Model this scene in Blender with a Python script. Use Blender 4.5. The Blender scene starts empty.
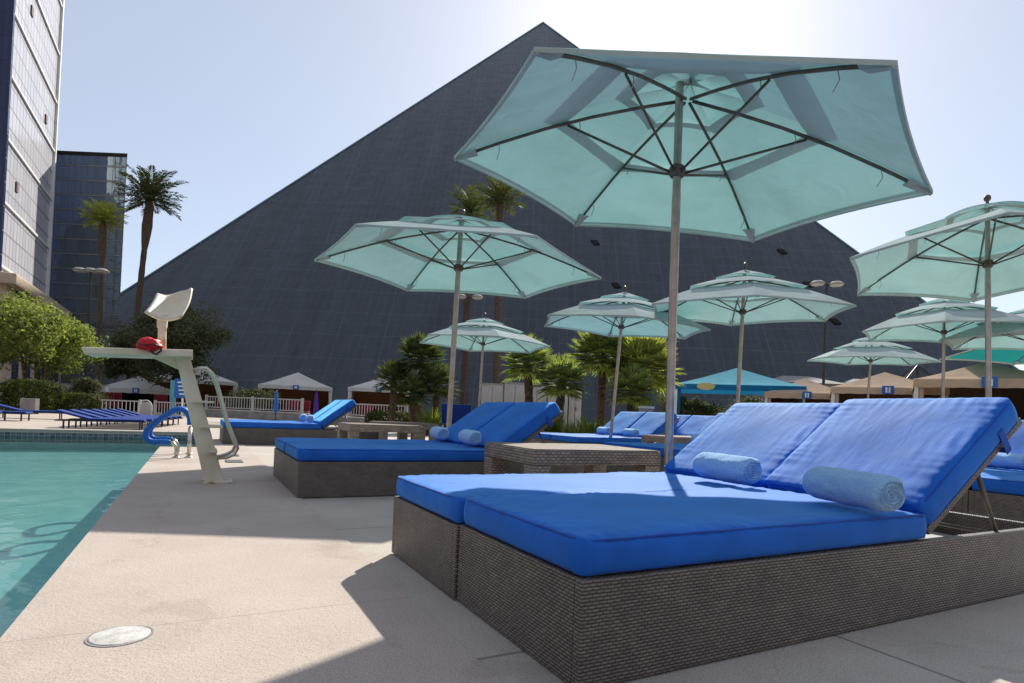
import bpy, bmesh, math, random
import numpy as np
from mathutils import Vector, Matrix, noise
random.seed(7); rng = np.random.default_rng(7)
PI = math.pi; R_ = math.radians
sc = bpy.context.scene; col = sc.collection

# ------------------------------------------------------------------ camera
H = 0.68; F = 592.0; CX = 512.0; CY = 407.0
yaw, pit, rol = R_(28.0), R_(0.77), R_(2.4)
fwd = Vector((math.sin(yaw)*math.cos(pit), math.cos(yaw)*math.cos(pit), math.sin(pit)))
rt0 = Vector((math.cos(yaw), -math.sin(yaw), 0)); up0 = rt0.cross(fwd)
rt = rt0*math.cos(rol) + up0*math.sin(rol); up = -rt0*math.sin(rol) + up0*math.cos(rol)
cam = bpy.data.cameras.new('camera'); co = bpy.data.objects.new('camera', cam); col.objects.link(co)
M = Matrix((rt, up, -fwd)).transposed().to_4x4(); M.translation = (0, 0, H)
co.matrix_world = M
cam.sensor_width = 36; cam.lens = F*36/1024; cam.shift_y = (CY-341.5)/1024; cam.clip_end = 3000; cam.clip_start = .02
sc.camera = co
def at(x, y, d):                       # place measured in the photo, at a distance d along the view
    return Vector((0, 0, H)) + d*(fwd + rt*((x-CX)/F) - up*((y-CY)/F))

# ------------------------------------------------------------------ world and sun
SAZ, SEL = R_(40.5), R_(35.5)
w = bpy.data.worlds.new('World'); sc.world = w; w.use_nodes = True
nt = w.node_tree; nt.nodes.clear()
sky = nt.nodes.new('ShaderNodeTexSky'); sky.sky_type = 'NISHITA'; sky.sun_disc = False
sky.sun_elevation = SEL; sky.sun_rotation = SAZ; sky.dust_density = 1.0; sky.air_density = 1.0; sky.ozone_density = 1.6; sky.altitude = 600
bg = nt.nodes.new('ShaderNodeBackground'); bg.inputs[1].default_value = .10
wo = nt.nodes.new('ShaderNodeOutputWorld'); mxs = nt.nodes.new('ShaderNodeMixRGB'); mxs.inputs[0].default_value = .5; mxs.inputs[2].default_value = (4.9, 5.1, 5.6, 1); nt.links.new(sky.outputs[0], mxs.inputs[1]); nt.links.new(mxs.outputs[0], bg.inputs[0]); nt.links.new(bg.outputs[0], wo.inputs[0])
sd = bpy.data.lights.new('sun', 'SUN'); sd.energy = 4.5; sd.angle = R_(.6); sd.color = (1, .95, .87)
so = bpy.data.objects.new('sun', sd); col.objects.link(so)
sdir = Vector((math.sin(SAZ)*math.cos(SEL), math.cos(SAZ)*math.cos(SEL), math.sin(SEL)))
so.rotation_euler = sdir.to_track_quat('Z', 'Y').to_euler(); so.location = (0, 0, 60)
sc.view_settings.view_transform = 'Standard'; sc.view_settings.look = 'None'; sc.view_settings.exposure = 0.6; sc.view_settings.gamma = 1
sc.cycles.max_bounces = 8; sc.cycles.transparent_max_bounces = 24; sc.cycles.sample_clamp_indirect = 6
sc.cycles.caustics_reflective = False

# ------------------------------------------------------------------ materials
def lin(r, g, b): return tuple(((c/255)/12.92 if c/255 <= .04045 else ((c/255+.055)/1.055)**2.4) for c in (r, g, b)) + (1,)
class MatB:
    def __init__(s, name):
        s.m = bpy.data.materials.new(name); s.m.use_nodes = True; s.t = s.m.node_tree
        s.b = s.t.nodes['Principled BSDF']; s.o = s.t.nodes['Material Output']; s._c = None
    def n(s, k, **kw):
        nd = s.t.nodes.new('ShaderNode'+k)
        for a, v in kw.items():
            if a.startswith('i_'):
                key = a[2:]; key = int(key) if key.isdigit() else key
                nd.inputs[key].default_value = v
            else: setattr(nd, a, v)
        return nd
    def l(s, a, b): s.t.links.new(a, b)
    def coord(s, kind='Object'):
        c = s.n('TexCoord'); return c.outputs[kind]
    def ramp(s, src, stops):
        r = s.n('ValToRGB'); e = r.color_ramp.elements
        while len(e) < len(stops): e.new(.5)
        for i, (p, c) in enumerate(stops):
            e[i].position = p; e[i].color = c if len(c) == 4 else tuple(c)+(1,)
        s.l(src, r.inputs[0]); return r.outputs[0]
    def bump(s, src, strength=.3, dist=.01):
        b = s.n('Bump'); b.inputs['Strength'].default_value = strength; b.inputs['Distance'].default_value = dist
        s.l(src, b.inputs['Height']); s.l(b.outputs[0], s.b.inputs['Normal']); return b
    def math(s, op, a, b=None):
        m = s.n('Math', operation=op)
        for i, v in enumerate((a, b)):
            if v is None: continue
            if hasattr(v, 'links'): s.l(v, m.inputs[i])
            else: m.inputs[i].default_value = v
        return m.outputs[0]
def noisy(name, c1, c2, scale=6, rough=.8, bump=.15, bscale=60, dist=.004, detail=6, metallic=0, spec=.3, stretch=None, lo=.35, hi=.65):
    k = MatB(name); c = k.coord()
    if stretch:
        mp = k.n('Mapping'); mp.inputs['Scale'].default_value = stretch; k.l(c, mp.inputs[0]); c = mp.outputs[0]
    n1 = k.n('TexNoise', i_Scale=scale, i_Detail=detail); k.l(c, n1.inputs['Vector'])
    k.l(k.ramp(n1.outputs[0], [(lo, c1), (hi, c2)]), k.b.inputs['Base Color'])
    n2 = k.n('TexNoise', i_Scale=bscale, i_Detail=4); k.l(c, n2.inputs['Vector'])
    if bump: k.bump(n2.outputs[0], bump, dist)
    k.b.inputs['Roughness'].default_value = rough; k.b.inputs['Metallic'].default_value = metallic
    k.b.inputs['Specular IOR Level'].default_value = spec
    return k.m

def mat_deck(name, ca, cb, joint, bw, bh, ox, oy, jc):
    k = MatB(name); c = k.coord()
    n1 = k.n('TexNoise', i_Scale=1.3, i_Detail=8, i_Roughness=.65); k.l(c, n1.inputs['Vector'])
    base = k.ramp(n1.outputs[0], [(.3, ca), (.7, cb)])
    n2 = k.n('TexNoise', i_Scale=170, i_Detail=3); k.l(c, n2.inputs['Vector'])
    sp = k.ramp(n2.outputs[0], [(.38, (.74, .74, .74)), (.55, (1, 1, 1)), (.7, (1.0, 1.0, 1.0))])
    mx = k.n('MixRGB', blend_type='MULTIPLY', i_Fac=1); k.l(base, mx.inputs[1]); k.l(sp, mx.inputs[2])
    # stains
    n3 = k.n('TexNoise', i_Scale=.55, i_Detail=10, i_Roughness=.7); k.l(c, n3.inputs['Vector'])
    st = k.ramp(n3.outputs[0], [(.36, (.84, .82, .8)), (.5, (1, 1, 1))])
    mx2 = k.n('MixRGB', blend_type='MULTIPLY', i_Fac=.8); k.l(mx.outputs[0], mx2.inputs[1]); k.l(st, mx2.inputs[2])
    mp = k.n('Mapping'); mp.inputs['Location'].default_value = (ox, oy, 0); k.l(c, mp.inputs[0])
    vc = k.n('TexVoronoi', feature='DISTANCE_TO_EDGE', i_Scale=.55); nn = k.n('TexNoise', i_Scale=3.0, i_Detail=6); k.l(c, nn.inputs['Vector'])
    av = k.n('VectorMath', operation='ADD'); sv_ = k.n('VectorMath', operation='SCALE'); sv_.inputs['Scale'].default_value = .35; k.l(nn.outputs['Color'], sv_.inputs[0]); k.l(c, av.inputs[0]); k.l(sv_.outputs[0], av.inputs[1]); k.l(av.outputs[0], vc.inputs['Vector'])
    ck = k.ramp(vc.outputs[0], [(0, (.80, .78, .76)), (.0035, (1, 1, 1))])
    mk = k.n('MixRGB', blend_type='MULTIPLY', i_Fac=.55); k.l(mx2.outputs[0], mk.inputs[1]); k.l(ck, mk.inputs[2]); mx2 = mk
    n5 = k.n('TexNoise', i_Scale=2.6, i_Detail=3, i_Distortion=1.0); k.l(c, n5.inputs['Vector'])
    wt = k.ramp(n5.outputs[0], [(.30, (.86, .85, .84)), (.36, (1, 1, 1))]); mk = k.n('MixRGB', blend_type='MULTIPLY', i_Fac=.7); k.l(mx2.outputs[0], mk.inputs[1]); k.l(wt, mk.inputs[2]); mx2 = mk
    # slight wobble so that the joints are hand made
    br = k.n('TexBrick', offset=0, i_Scale=1); br.inputs['Brick Width'].default_value = bw; br.inputs['Row Height'].default_value = bh
    br.inputs['Mortar Size'].default_value = joint; br.inputs['Mortar Smooth'].default_value = .3; k.l(mp.outputs[0], br.inputs['Vector'])
    mx3 = k.n('MixRGB', blend_type='MIX'); k.l(br.outputs['Fac'], mx3.inputs[0]); k.l(mx2.outputs[0], mx3.inputs[1]); mx3.inputs[2].default_value = jc
    k.l(mx3.outputs[0], k.b.inputs['Base Color'])
    n4 = k.n('TexVoronoi', i_Scale=55); k.l(c, n4.inputs['Vector'])
    h = k.math('ADD', k.math('MULTIPLY', n2.outputs[0], .7), k.math('MULTIPLY', n4.outputs[0], .5))
    h = k.math('SUBTRACT', h, k.math('MULTIPLY', br.outputs['Fac'], 1.2))
    k.bump(h, .55, .004); k.b.inputs['Roughness'].default_value = .85; k.b.inputs['Specular IOR Level'].default_value = .25
    return k.m
M_deck = mat_deck('kool_deck_concrete', (.465, .39, .33, 1), (.555, .475, .41, 1), .0022, 40, 2.35, 20, .27, (.33, .26, .22, 1))
M_lounge = mat_deck('pale_concrete', (.47, .42, .36, 1), (.58, .52, .45, 1), .008, 2.4, 1.9, .5, .4, (.25, .23, .2, 1))
M_ground = noisy('ground_paving', (.30, .26, .22), (.40, .35, .30), 1.2, .9, .2, 40)

def mat_wicker(name, dark, light, cw, rh):
    k = MatB(name); c = k.coord('UV')
    sp = k.n('SeparateXYZ'); nz = k.n('TexNoise', i_Scale=14, i_Detail=2); k.l(c, nz.inputs['Vector'])
    wob = k.n('VectorMath', operation='SCALE'); wob.inputs['Scale'].default_value = .004; k.l(nz.outputs['Color'], wob.inputs[0])
    ad = k.n('VectorMath', operation='ADD'); k.l(c, ad.inputs[0]); k.l(wob.outputs[0], ad.inputs[1]); k.l(ad.outputs[0], sp.inputs[0])
    v = k.math('DIVIDE', sp.outputs['Y'], rh); row = k.math('FLOOR', v); fv = k.math('FRACT', v)
    par = k.math('FLOORED_MODULO', row, 2.0)
    u = k.math('ADD', k.math('DIVIDE', sp.outputs['X'], cw), k.math('MULTIPLY', par, .5)); fu = k.math('FRACT', u)
    su = k.math('POWER', k.math('SINE', k.math('MULTIPLY', fu, PI)), .7); sv = k.math('POWER', k.math('SINE', k.math('MULTIPLY', fv, PI)), .55)
    hgt = k.math('MULTIPLY', sv, k.math('ADD', k.math('MULTIPLY', su, .72), .28))
    cb = k.n('CombineXYZ'); k.l(row, cb.inputs[0]); k.l(k.math('FLOOR', u), cb.inputs[1]); wn = k.n('TexWhiteNoise', noise_dimensions='2D'); k.l(cb.outputs[0], wn.inputs['Vector'])
    base = k.ramp(hgt, [(.05, dark), (.45, tuple((dark[i]*.45+light[i]*.55) for i in range(3))), (1, light)])
    vv = k.ramp(wn.outputs[0], [(0, (.78, .78, .78)), (1, (1.12, 1.1, 1.08))])
    m0 = k.n('MixRGB', blend_type='MULTIPLY', i_Fac=1); k.l(base, m0.inputs[1]); k.l(vv, m0.inputs[2])
    n = k.n('TexNoise', i_Scale=7, i_Detail=5); k.l(c, n.inputs['Vector'])
    wear = k.ramp(n.outputs[0], [(.3, (.78, .78, .8)), (.7, (1.15, 1.12, 1.08))])
    mx = k.n('MixRGB', blend_type='MULTIPLY', i_Fac=1); k.l(m0.outputs[0], mx.inputs[1]); k.l(wear, mx.inputs[2])
    k.l(mx.outputs[0], k.b.inputs['Base Color'])
    k.bump(hgt, .9, .005)
    k.b.inputs['Roughness'].default_value = .42; k.b.inputs['Specular IOR Level'].default_value = .5
    return k.m
M_wicker = mat_wicker('grey_brown_wicker', (.020, .017, .015, 1), (.25, .205, .175, 1), .023, .0092)
M_wickerL = mat_wicker('sunlit_wicker_top', (.10, .085, .07, 1), (.36, .30, .25, 1), .034, .017)  # table tops: grazing sun put into a paler weave colour

M_wickerT = mat_wicker('table_wicker', (.02, .016, .013, 1), (.44, .36, .30, 1), .040, .020)
M_wickerL.node_tree.nodes['Principled BSDF'].inputs['Roughness'].default_value = .8; M_wickerL.node_tree.nodes['Principled BSDF'].inputs['Specular IOR Level'].default_value = .2
def mat_cloth(name, colr, sheen_tint, sheen=.9, wrinkle=.13, rough=.75, weave=900, wd=.012):
    k = MatB(name); c = k.coord()
    n1 = k.n('TexNoise', i_Scale=5, i_Detail=6, i_Distortion=.6); k.l(c, n1.inputs['Vector'])
    a = tuple(v*.86 for v in colr); b = tuple(min(1, v*1.12) for v in colr)
    k.l(k.ramp(n1.outputs[0], [(.3, a), (.7, b)]), k.b.inputs['Base Color'])
    mp = k.n('Mapping'); mp.inputs['Scale'].default_value = (1, 2.4, 1.4); k.l(c, mp.inputs[0])
    n2 = k.n('TexNoise', i_Scale=7, i_Detail=3, i_Distortion=1.2); k.l(mp.outputs[0], n2.inputs['Vector'])
    n3 = k.n('TexNoise', i_Scale=weave, i_Detail=1); k.l(c, n3.inputs['Vector'])
    n4 = k.n('TexNoise', i_Scale=33, i_Detail=4, i_Distortion=.8); k.l(mp.outputs[0], n4.inputs['Vector'])
    h = k.math('ADD', k.math('MULTIPLY', n2.outputs[0], 1.0), k.math('MULTIPLY', n3.outputs[0], .04)); h = k.math('ADD', h, k.math('MULTIPLY', n4.outputs[0], .12))
    k.bump(h, wrinkle, wd)
    k.b.inputs['Roughness'].default_value = rough; k.b.inputs['Sheen Weight'].default_value = sheen
    k.b.inputs['Sheen Roughness'].default_value = .35; k.b.inputs['Sheen Tint'].default_value = sheen_tint
    k.b.inputs['Specular IOR Level'].default_value = .25
    return k.m
M_blue = mat_cloth('royal_blue_canvas', (.011, .128, .57), (.22, .72, 1, 1), .55)
M_pipe = mat_cloth('blue_piping', (.012, .075, .40), (.4, .6, 1, 1), .4, wrinkle=.1)
M_bluebg = mat_cloth('deep_blue_sling', (.008, .035, .22), (.3, .5, 1, 1), .2, wrinkle=.1)
def mat_towel():
    k = MatB('light_blue_terry'); c = k.coord()
    n2 = k.n('TexNoise', i_Scale=160, i_Detail=5, i_Roughness=.7); k.l(c, n2.inputs['Vector'])
    k.l(k.ramp(n2.outputs[0], [(.3, (.22, .46, .88)), (.62, (.42, .70, 1.0))]), k.b.inputs['Base Color'])
    k.bump(n2.outputs[0], 1.0, .006); k.b.inputs['Roughness'].default_value = .95
    k.b.inputs['Sheen Weight'].default_value = .6; k.b.inputs['Sheen Tint'].default_value = (.7, .85, 1, 1)
    k.b.inputs['Specular IOR Level'].default_value = .1
    return k.m
M_towel = mat_towel()
def mat_canopy(name, colr, tr, mixf=.55):
    k = MatB(name); c = k.coord()
    n1 = k.n('TexNoise', i_Scale=2.2, i_Detail=7, i_Roughness=.6); k.l(c, n1.inputs['Vector'])
    st = k.ramp(n1.outputs[0], [(.30, (.86, .87, .86)), (.55, (1, 1, 1))])
    outs = []
    for cc in (colr, tr):
        mx = k.n('MixRGB', blend_type='MULTIPLY', i_Fac=1); mx.inputs[1].default_value = cc+(1,); k.l(st, mx.inputs[2]); outs.append(mx.outputs[0])
    df = k.n('BsdfDiffuse'); tl = k.n('BsdfTranslucent'); k.l(outs[0], df.inputs[0]); k.l(outs[1], tl.inputs[0])
    n2 = k.n('TexNoise', i_Scale=5, i_Detail=3, i_Distortion=1.0); k.l(c, n2.inputs['Vector'])
    bm_ = k.n('Bump'); bm_.inputs['Strength'].default_value = .45; bm_.inputs['Distance'].default_value = .02; k.l(n2.outputs[0], bm_.inputs['Height'])
    k.l(bm_.outputs[0], df.inputs['Normal']); k.l(bm_.outputs[0], tl.inputs['Normal'])
    ms = k.n('MixShader'); ms.inputs[0].default_value = mixf; k.l(df.outputs[0], ms.inputs[1]); k.l(tl.outputs[0], ms.inputs[2])
    tp = k.n('BsdfTransparent'); m2 = k.n('MixShader'); m2.inputs[0].default_value = .0; k.l(ms.outputs[0], m2.inputs[1]); k.l(tp.outputs[0], m2.inputs[2])
    k.l(m2.outputs[0], k.o.inputs[0]); return k.m
M_canopy = mat_canopy('aqua_canvas', (.76, .85, .84), (.11, .26, .255), .5)
M_teal = mat_canopy('teal_canvas', (.02, .24, .24), (.02, .22, .22), .4)
M_whitecanvas = mat_canopy('white_canvas', (.72, .69, .64), (.5, .5, .48), .15)
M_tan = mat_canopy('tan_canvas', (.62, .47, .35), (.5, .35, .24), .2)
M_gazebo = mat_canopy('sky_blue_canvas', (.22, .54, .64), (.12, .40, .5), .25)
M_gazebo2 = mat_canopy('mid_blue_canvas', (.02, .18, .38), (.02, .2, .4), .25)
M_pole = noisy('brushed_bronze_pole', (.42, .37, .33), (.54, .48, .43), 14, .32, .05, 200, metallic=.85)
M_rib = noisy('bronze_rib', (.10, .085, .075), (.15, .125, .11), 14, .45, .05, 200, metallic=.5)
M_steel = noisy('stainless_tube', (.55, .50, .42), (.68, .62, .52), 10, .28, .05, 100, metallic=.9)
M_iron = noisy('dark_metal', (.035, .035, .038), (.06, .058, .058), 10, .5, .05, 100, metallic=.3)
M_fiber = noisy('aged_white_fibreglass', (.66, .57, .42), (.80, .73, .58), 5, .5, .12, 30, .003, spec=.4)
M_rust = noisy('rusty_white_paint', (.42, .25, .12), (.70, .64, .52), 8, .6, .2, 40, lo=.4, hi=.5)
M_red = noisy('red_plastic', (.55, .01, .02), (.72, .02, .035), 20, .45, .1, 60)
M_hose = noisy('blue_rubber_sleeve', (.008, .10, .42), (.015, .14, .52), 30, .5, .2, 90)
M_white = noisy('white_paint', (.62, .62, .60), (.74, .74, .72), 8, .6, .05, 60)
M_fence = noisy('weathered_white_metal', (.36, .36, .35), (.46, .46, .45), 8, .6, .05, 60)
M_drain = noisy('white_drain_cover', (.42, .40, .37), (.62, .60, .56), 25, .7, .5, 120)
M_dkgrey = noisy('dark_grey_slab', (.07, .08, .085), (.11, .12, .125), 30, .8, .3, 120)
M_wood = noisy('orange_brown_screen', (.22, .09, .035), (.32, .14, .06), 3, .7, .2, 30, stretch=(12, 12, 1))
M_woodD = noisy('dark_wood_wall', (.07, .04, .028), (.11, .065, .045), 3, .7, .2, 30, stretch=(10, 10, 1))
M_dark = noisy('dark_interior_cloth', (.014, .012, .012), (.028, .024, .022), 5, .9, .1, 30)
M_beige = noisy('beige_stucco', (.50, .38, .27), (.58, .45, .33), 2, .9, .2, 40)
M_greyconc = noisy('grey_concrete', (.22, .21, .20), (.32, .305, .29), 3, .9, .2, 40)
M_palegrey = noisy('pale_panel', (.36, .35, .33), (.46, .45, .43), 1.5, .8, .1, 30)
M_bark = noisy('bark', (.06, .042, .03), (.13, .095, .07), 8, .95, .6, 30, .02, stretch=(1, 1, .3))
M_palmbark = noisy('palm_trunk_fibre', (.05, .034, .024), (.17, .12, .085), 9, .95, .9, 22, .05, stretch=(1, 1, 2.2))
M_signblue = noisy('blue_sign', (.02, .12, .42), (.03, .15, .48), 20, .5, 0)
M_signwhite = noisy('white_lettering', (.7, .75, .8), (.78, .8, .84), 20, .5, 0)
M_yellow = noisy('yellow_oval_sign', (.48, .43, .16), (.56, .50, .22), 20, .6, 0)
M_redcloth = noisy('red_cloth', (.12, .008, .02), (.18, .012, .03), 10, .8, .1)
M_purple = noisy('purple_cloth', (.06, .03, .28), (.1, .05, .36), 10, .8, .1)
M_tanseat = noisy('tan_wicker_seat', (.38, .26, .18), (.52, .38, .27), 20, .8, .4, 60, stretch=(1, 1, 6))
def mat_leaf(name, a, b, trans=.45, tint=(1.25, 1.35, .6)):
    k = MatB(name); g = k.n('NewGeometry')
    cr = k.ramp(g.outputs['Random Per Island'], [(0, a), (1, b)])
    df = k.n('BsdfPrincipled'); df.inputs['Roughness'].default_value = .7; df.inputs['Specular IOR Level'].default_value = .12; k.l(cr, df.inputs['Base Color'])
    tl = k.n('BsdfTranslucent'); mx = k.n('MixRGB', blend_type='MULTIPLY', i_Fac=1); k.l(cr, mx.inputs[1]); mx.inputs[2].default_value = tint+(1,)
    k.l(mx.outputs[0], tl.inputs[0])
    ms = k.n('MixShader'); ms.inputs[0].default_value = trans; k.l(df.outputs[0], ms.inputs[1]); k.l(tl.outputs[0], ms.inputs[2]); k.l(ms.outputs[0], k.o.inputs[0])
    return k.m
M_leafL = mat_leaf('bright_leaf', (.13, .17, .045), (.30, .32, .12), .5)
M_leafD = mat_leaf('olive_leaf', (.065, .075, .04), (.15, .155, .085), .3)
M_leafH = mat_leaf('hedge_leaf', (.03, .045, .012), (.10, .11, .03), .3)
M_palmL = mat_leaf('date_palm_leaf', (.06, .075, .035), (.14, .15, .07), .35)
M_fanL = mat_leaf('fan_palm_leaf', (.11, .155, .055), (.27, .30, .12), .55)
M_fanD = mat_leaf('dark_fan_palm_leaf', (.05, .07, .03), (.13, .15, .06), .35)
M_grassy = mat_leaf('yellow_green_leaf', (.09, .13, .025), (.2, .22, .05), .45)

def mat_pyramid():
    k = MatB('dark_pyramid_glass'); c = k.coord('UV')
    br = k.n('TexBrick', offset=0, i_Scale=1)
    br.inputs['Brick Width'].default_value = 1.5; br.inputs['Row Height'].default_value = 3.0
    br.inputs['Mortar Size'].default_value = .045; br.inputs['Mortar Smooth'].default_value = .2
    br.inputs['Color1'].default_value = (.024, .033, .046, 1); br.inputs['Color2'].default_value = (.032, .042, .057, 1)
    br.inputs['Mortar'].default_value = (.058, .074, .092, 1); k.l(c, br.inputs['Vector'])
    b2 = k.n('TexBrick', offset=0, i_Scale=1)
    b2.inputs['Brick Width'].default_value = 9.0; b2.inputs['Row Height'].default_value = 6.0
    b2.inputs['Mortar Size'].default_value = .07; b2.inputs['Mortar Smooth'].default_value = .3; k.l(c, b2.inputs['Vector'])
    mx = k.n('MixRGB'); k.l(k.math('MULTIPLY', b2.outputs['Fac'], .6), mx.inputs[0]); k.l(br.outputs['Color'], mx.inputs[1]); mx.inputs[2].default_value = (.075, .105, .12, 1)
    mpn = k.n('Mapping'); mpn.inputs['Scale'].default_value = (1, .16, 1); k.l(c, mpn.inputs[0])
    n = k.n('TexNoise', i_Scale=.16, i_Detail=9, i_Roughness=.7); k.l(mpn.outputs[0], n.inputs['Vector'])
    v = k.ramp(n.outputs[0], [(.3, (.62, .64, .68)), (.7, (1.5, 1.45, 1.4))])
    m2 = k.n('MixRGB', blend_type='MULTIPLY', i_Fac=1); k.l(mx.outputs[0], m2.inputs[1]); k.l(v, m2.inputs[2]); k.l(m2.outputs[0], k.b.inputs['Base Color'])
    # each pane leans a touch differently
    vn = k.n('TexWhiteNoise', noise_dimensions='2D'); sn = k.n('VectorMath', operation='SNAP'); sn.inputs[1].default_value = (1.5, 3.0, 1); k.l(c, sn.inputs[0]); k.l(sn.outputs[0], vn.inputs['Vector'])
    k.l(k.math('ADD', k.math('MULTIPLY', vn.outputs[0], .06), .25), k.b.inputs['Roughness'])
    k.b.inputs['IOR'].default_value = 1.5; k.b.inputs['Specular IOR Level'].default_value = .5
    n2 = k.n('TexNoise', i_Scale=.35, i_Detail=2); k.l(c, n2.inputs['Vector']); k.bump(n2.outputs[0], .5, .25)
    return k.m
M_pyr = mat_pyramid()
M_pyrtrim = noisy('grey_metal_edge', (.10, .17, .19), (.16, .24, .26), 1, .4, 0, metallic=.4)
def mat_facade(name, glassA, glassB, frame, bw, bh, mort, rough=.1, band=None, bandh=3.0, metallic=.0):
    k = MatB(name); c = k.coord('UV')
    br = k.n('TexBrick', offset=0, i_Scale=1); br.inputs['Brick Width'].default_value = bw; br.inputs['Row Height'].default_value = bh
    br.inputs['Mortar Size'].default_value = mort; br.inputs['Mortar Smooth'].default_value = .1
    br.inputs['Color1'].default_value = glassA; br.inputs['Color2'].default_value = glassB; br.inputs['Mortar'].default_value = frame
    k.l(c, br.inputs['Vector']); k.l(br.outputs['Color'], k.b.inputs['Base Color'])
    k.l(k.math('ADD', k.math('MULTIPLY', br.outputs['Fac'], .5), rough), k.b.inputs['Roughness'])
    n2 = k.n('TexNoise', i_Scale=.5, i_Detail=2); k.l(c, n2.inputs['Vector']); k.bump(n2.outputs[0], .25, .12)
    k.b.inputs['Metallic'].default_value = metallic
    return k.m
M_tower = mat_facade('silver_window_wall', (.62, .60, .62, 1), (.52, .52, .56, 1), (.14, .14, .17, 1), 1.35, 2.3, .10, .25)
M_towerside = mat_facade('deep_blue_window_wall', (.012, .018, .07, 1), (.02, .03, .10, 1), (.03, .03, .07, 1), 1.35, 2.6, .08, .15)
M_b2 = mat_facade('blue_grey_mirror_glass', (.24, .30, .33, 1), (.29, .36, .39, 1), (.13, .16, .18, 1), .95, 2.25, .045, .03, metallic=.7)
M_ridge = noisy('brown_hill', (.07, .055, .045), (.14, .11, .09), .05, .95, 0)
def mat_water():
    k = MatB('pool_water'); c = k.coord(); k.t.nodes.remove(k.b)
    n1 = k.n('TexNoise', i_Scale=2.4, i_Detail=3, i_Distortion=.5); k.l(c, n1.inputs['Vector'])
    n2 = k.n('TexNoise', i_Scale=9, i_Detail=2, i_Distortion=.4); k.l(c, n2.inputs['Vector'])
    h = k.math('ADD', n1.outputs[0], k.math('MULTIPLY', n2.outputs[0], .25))
    b = k.n('Bump'); b.inputs['Strength'].default_value = .35; b.inputs['Distance'].default_value = .035; k.l(h, b.inputs['Height'])
    fr = k.n('Fresnel', i_IOR=1.33); k.l(b.outputs[0], fr.inputs['Normal'])
    gl = k.n('BsdfGlossy', i_Roughness=.015); k.l(b.outputs[0], gl.inputs['Normal'])
    tr = k.n('BsdfTransparent'); tr.inputs[0].default_value = (.68, .965, .96, 1)
    ms = k.n('MixShader'); k.l(k.math('MULTIPLY', fr.outputs[0], .7), ms.inputs[0]); k.l(tr.outputs[0], ms.inputs[1]); k.l(gl.outputs[0], ms.inputs[2]); k.l(ms.outputs[0], k.o.inputs[0])
    return k.m
M_water = mat_water()
def mat_plaster():
    k = MatB('pale_aqua_plaster'); c = k.coord()
    v = k.n('TexVoronoi', feature='SMOOTH_F1', i_Scale=3.2); n = k.n('TexNoise', i_Scale=2, i_Detail=4, i_Distortion=1.5); k.l(c, n.inputs['Vector']); 
    k.l(k.ramp(n.outputs[0], [(.3, (.56, .72, .68)), (.7, (.74, .84, .79))]), k.b.inputs['Base Color']); k.b.inputs['Roughness'].default_value = .8
    return k.m
M_plaster = mat_plaster()
def mat_tile(name, c1, c2, mo, s=.05):
    k = MatB(name); c = k.coord('UV'); br = k.n('TexBrick', offset=0, i_Scale=1)
    br.inputs['Brick Width'].default_value = s; br.inputs['Row Height'].default_value = s; br.inputs['Mortar Size'].default_value = .004
    br.inputs['Color1'].default_value = c1; br.inputs['Color2'].default_value = c2; br.inputs['Mortar'].default_value = mo
    k.l(c, br.inputs['Vector']); k.l(br.outputs['Color'], k.b.inputs['Base Color']); k.b.inputs['Roughness'].default_value = .25; return k.m
M_tile = mat_tile('mosaic_pool_tile', (.04, .05, .07, 1), (.14, .17, .20, 1), (.35, .36, .36, 1), .085)
M_tile2 = mat_tile('ledge_tile', (.45, .62, .62, 1), (.5, .66, .66, 1), (.12, .3, .34, 1), .11)

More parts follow.
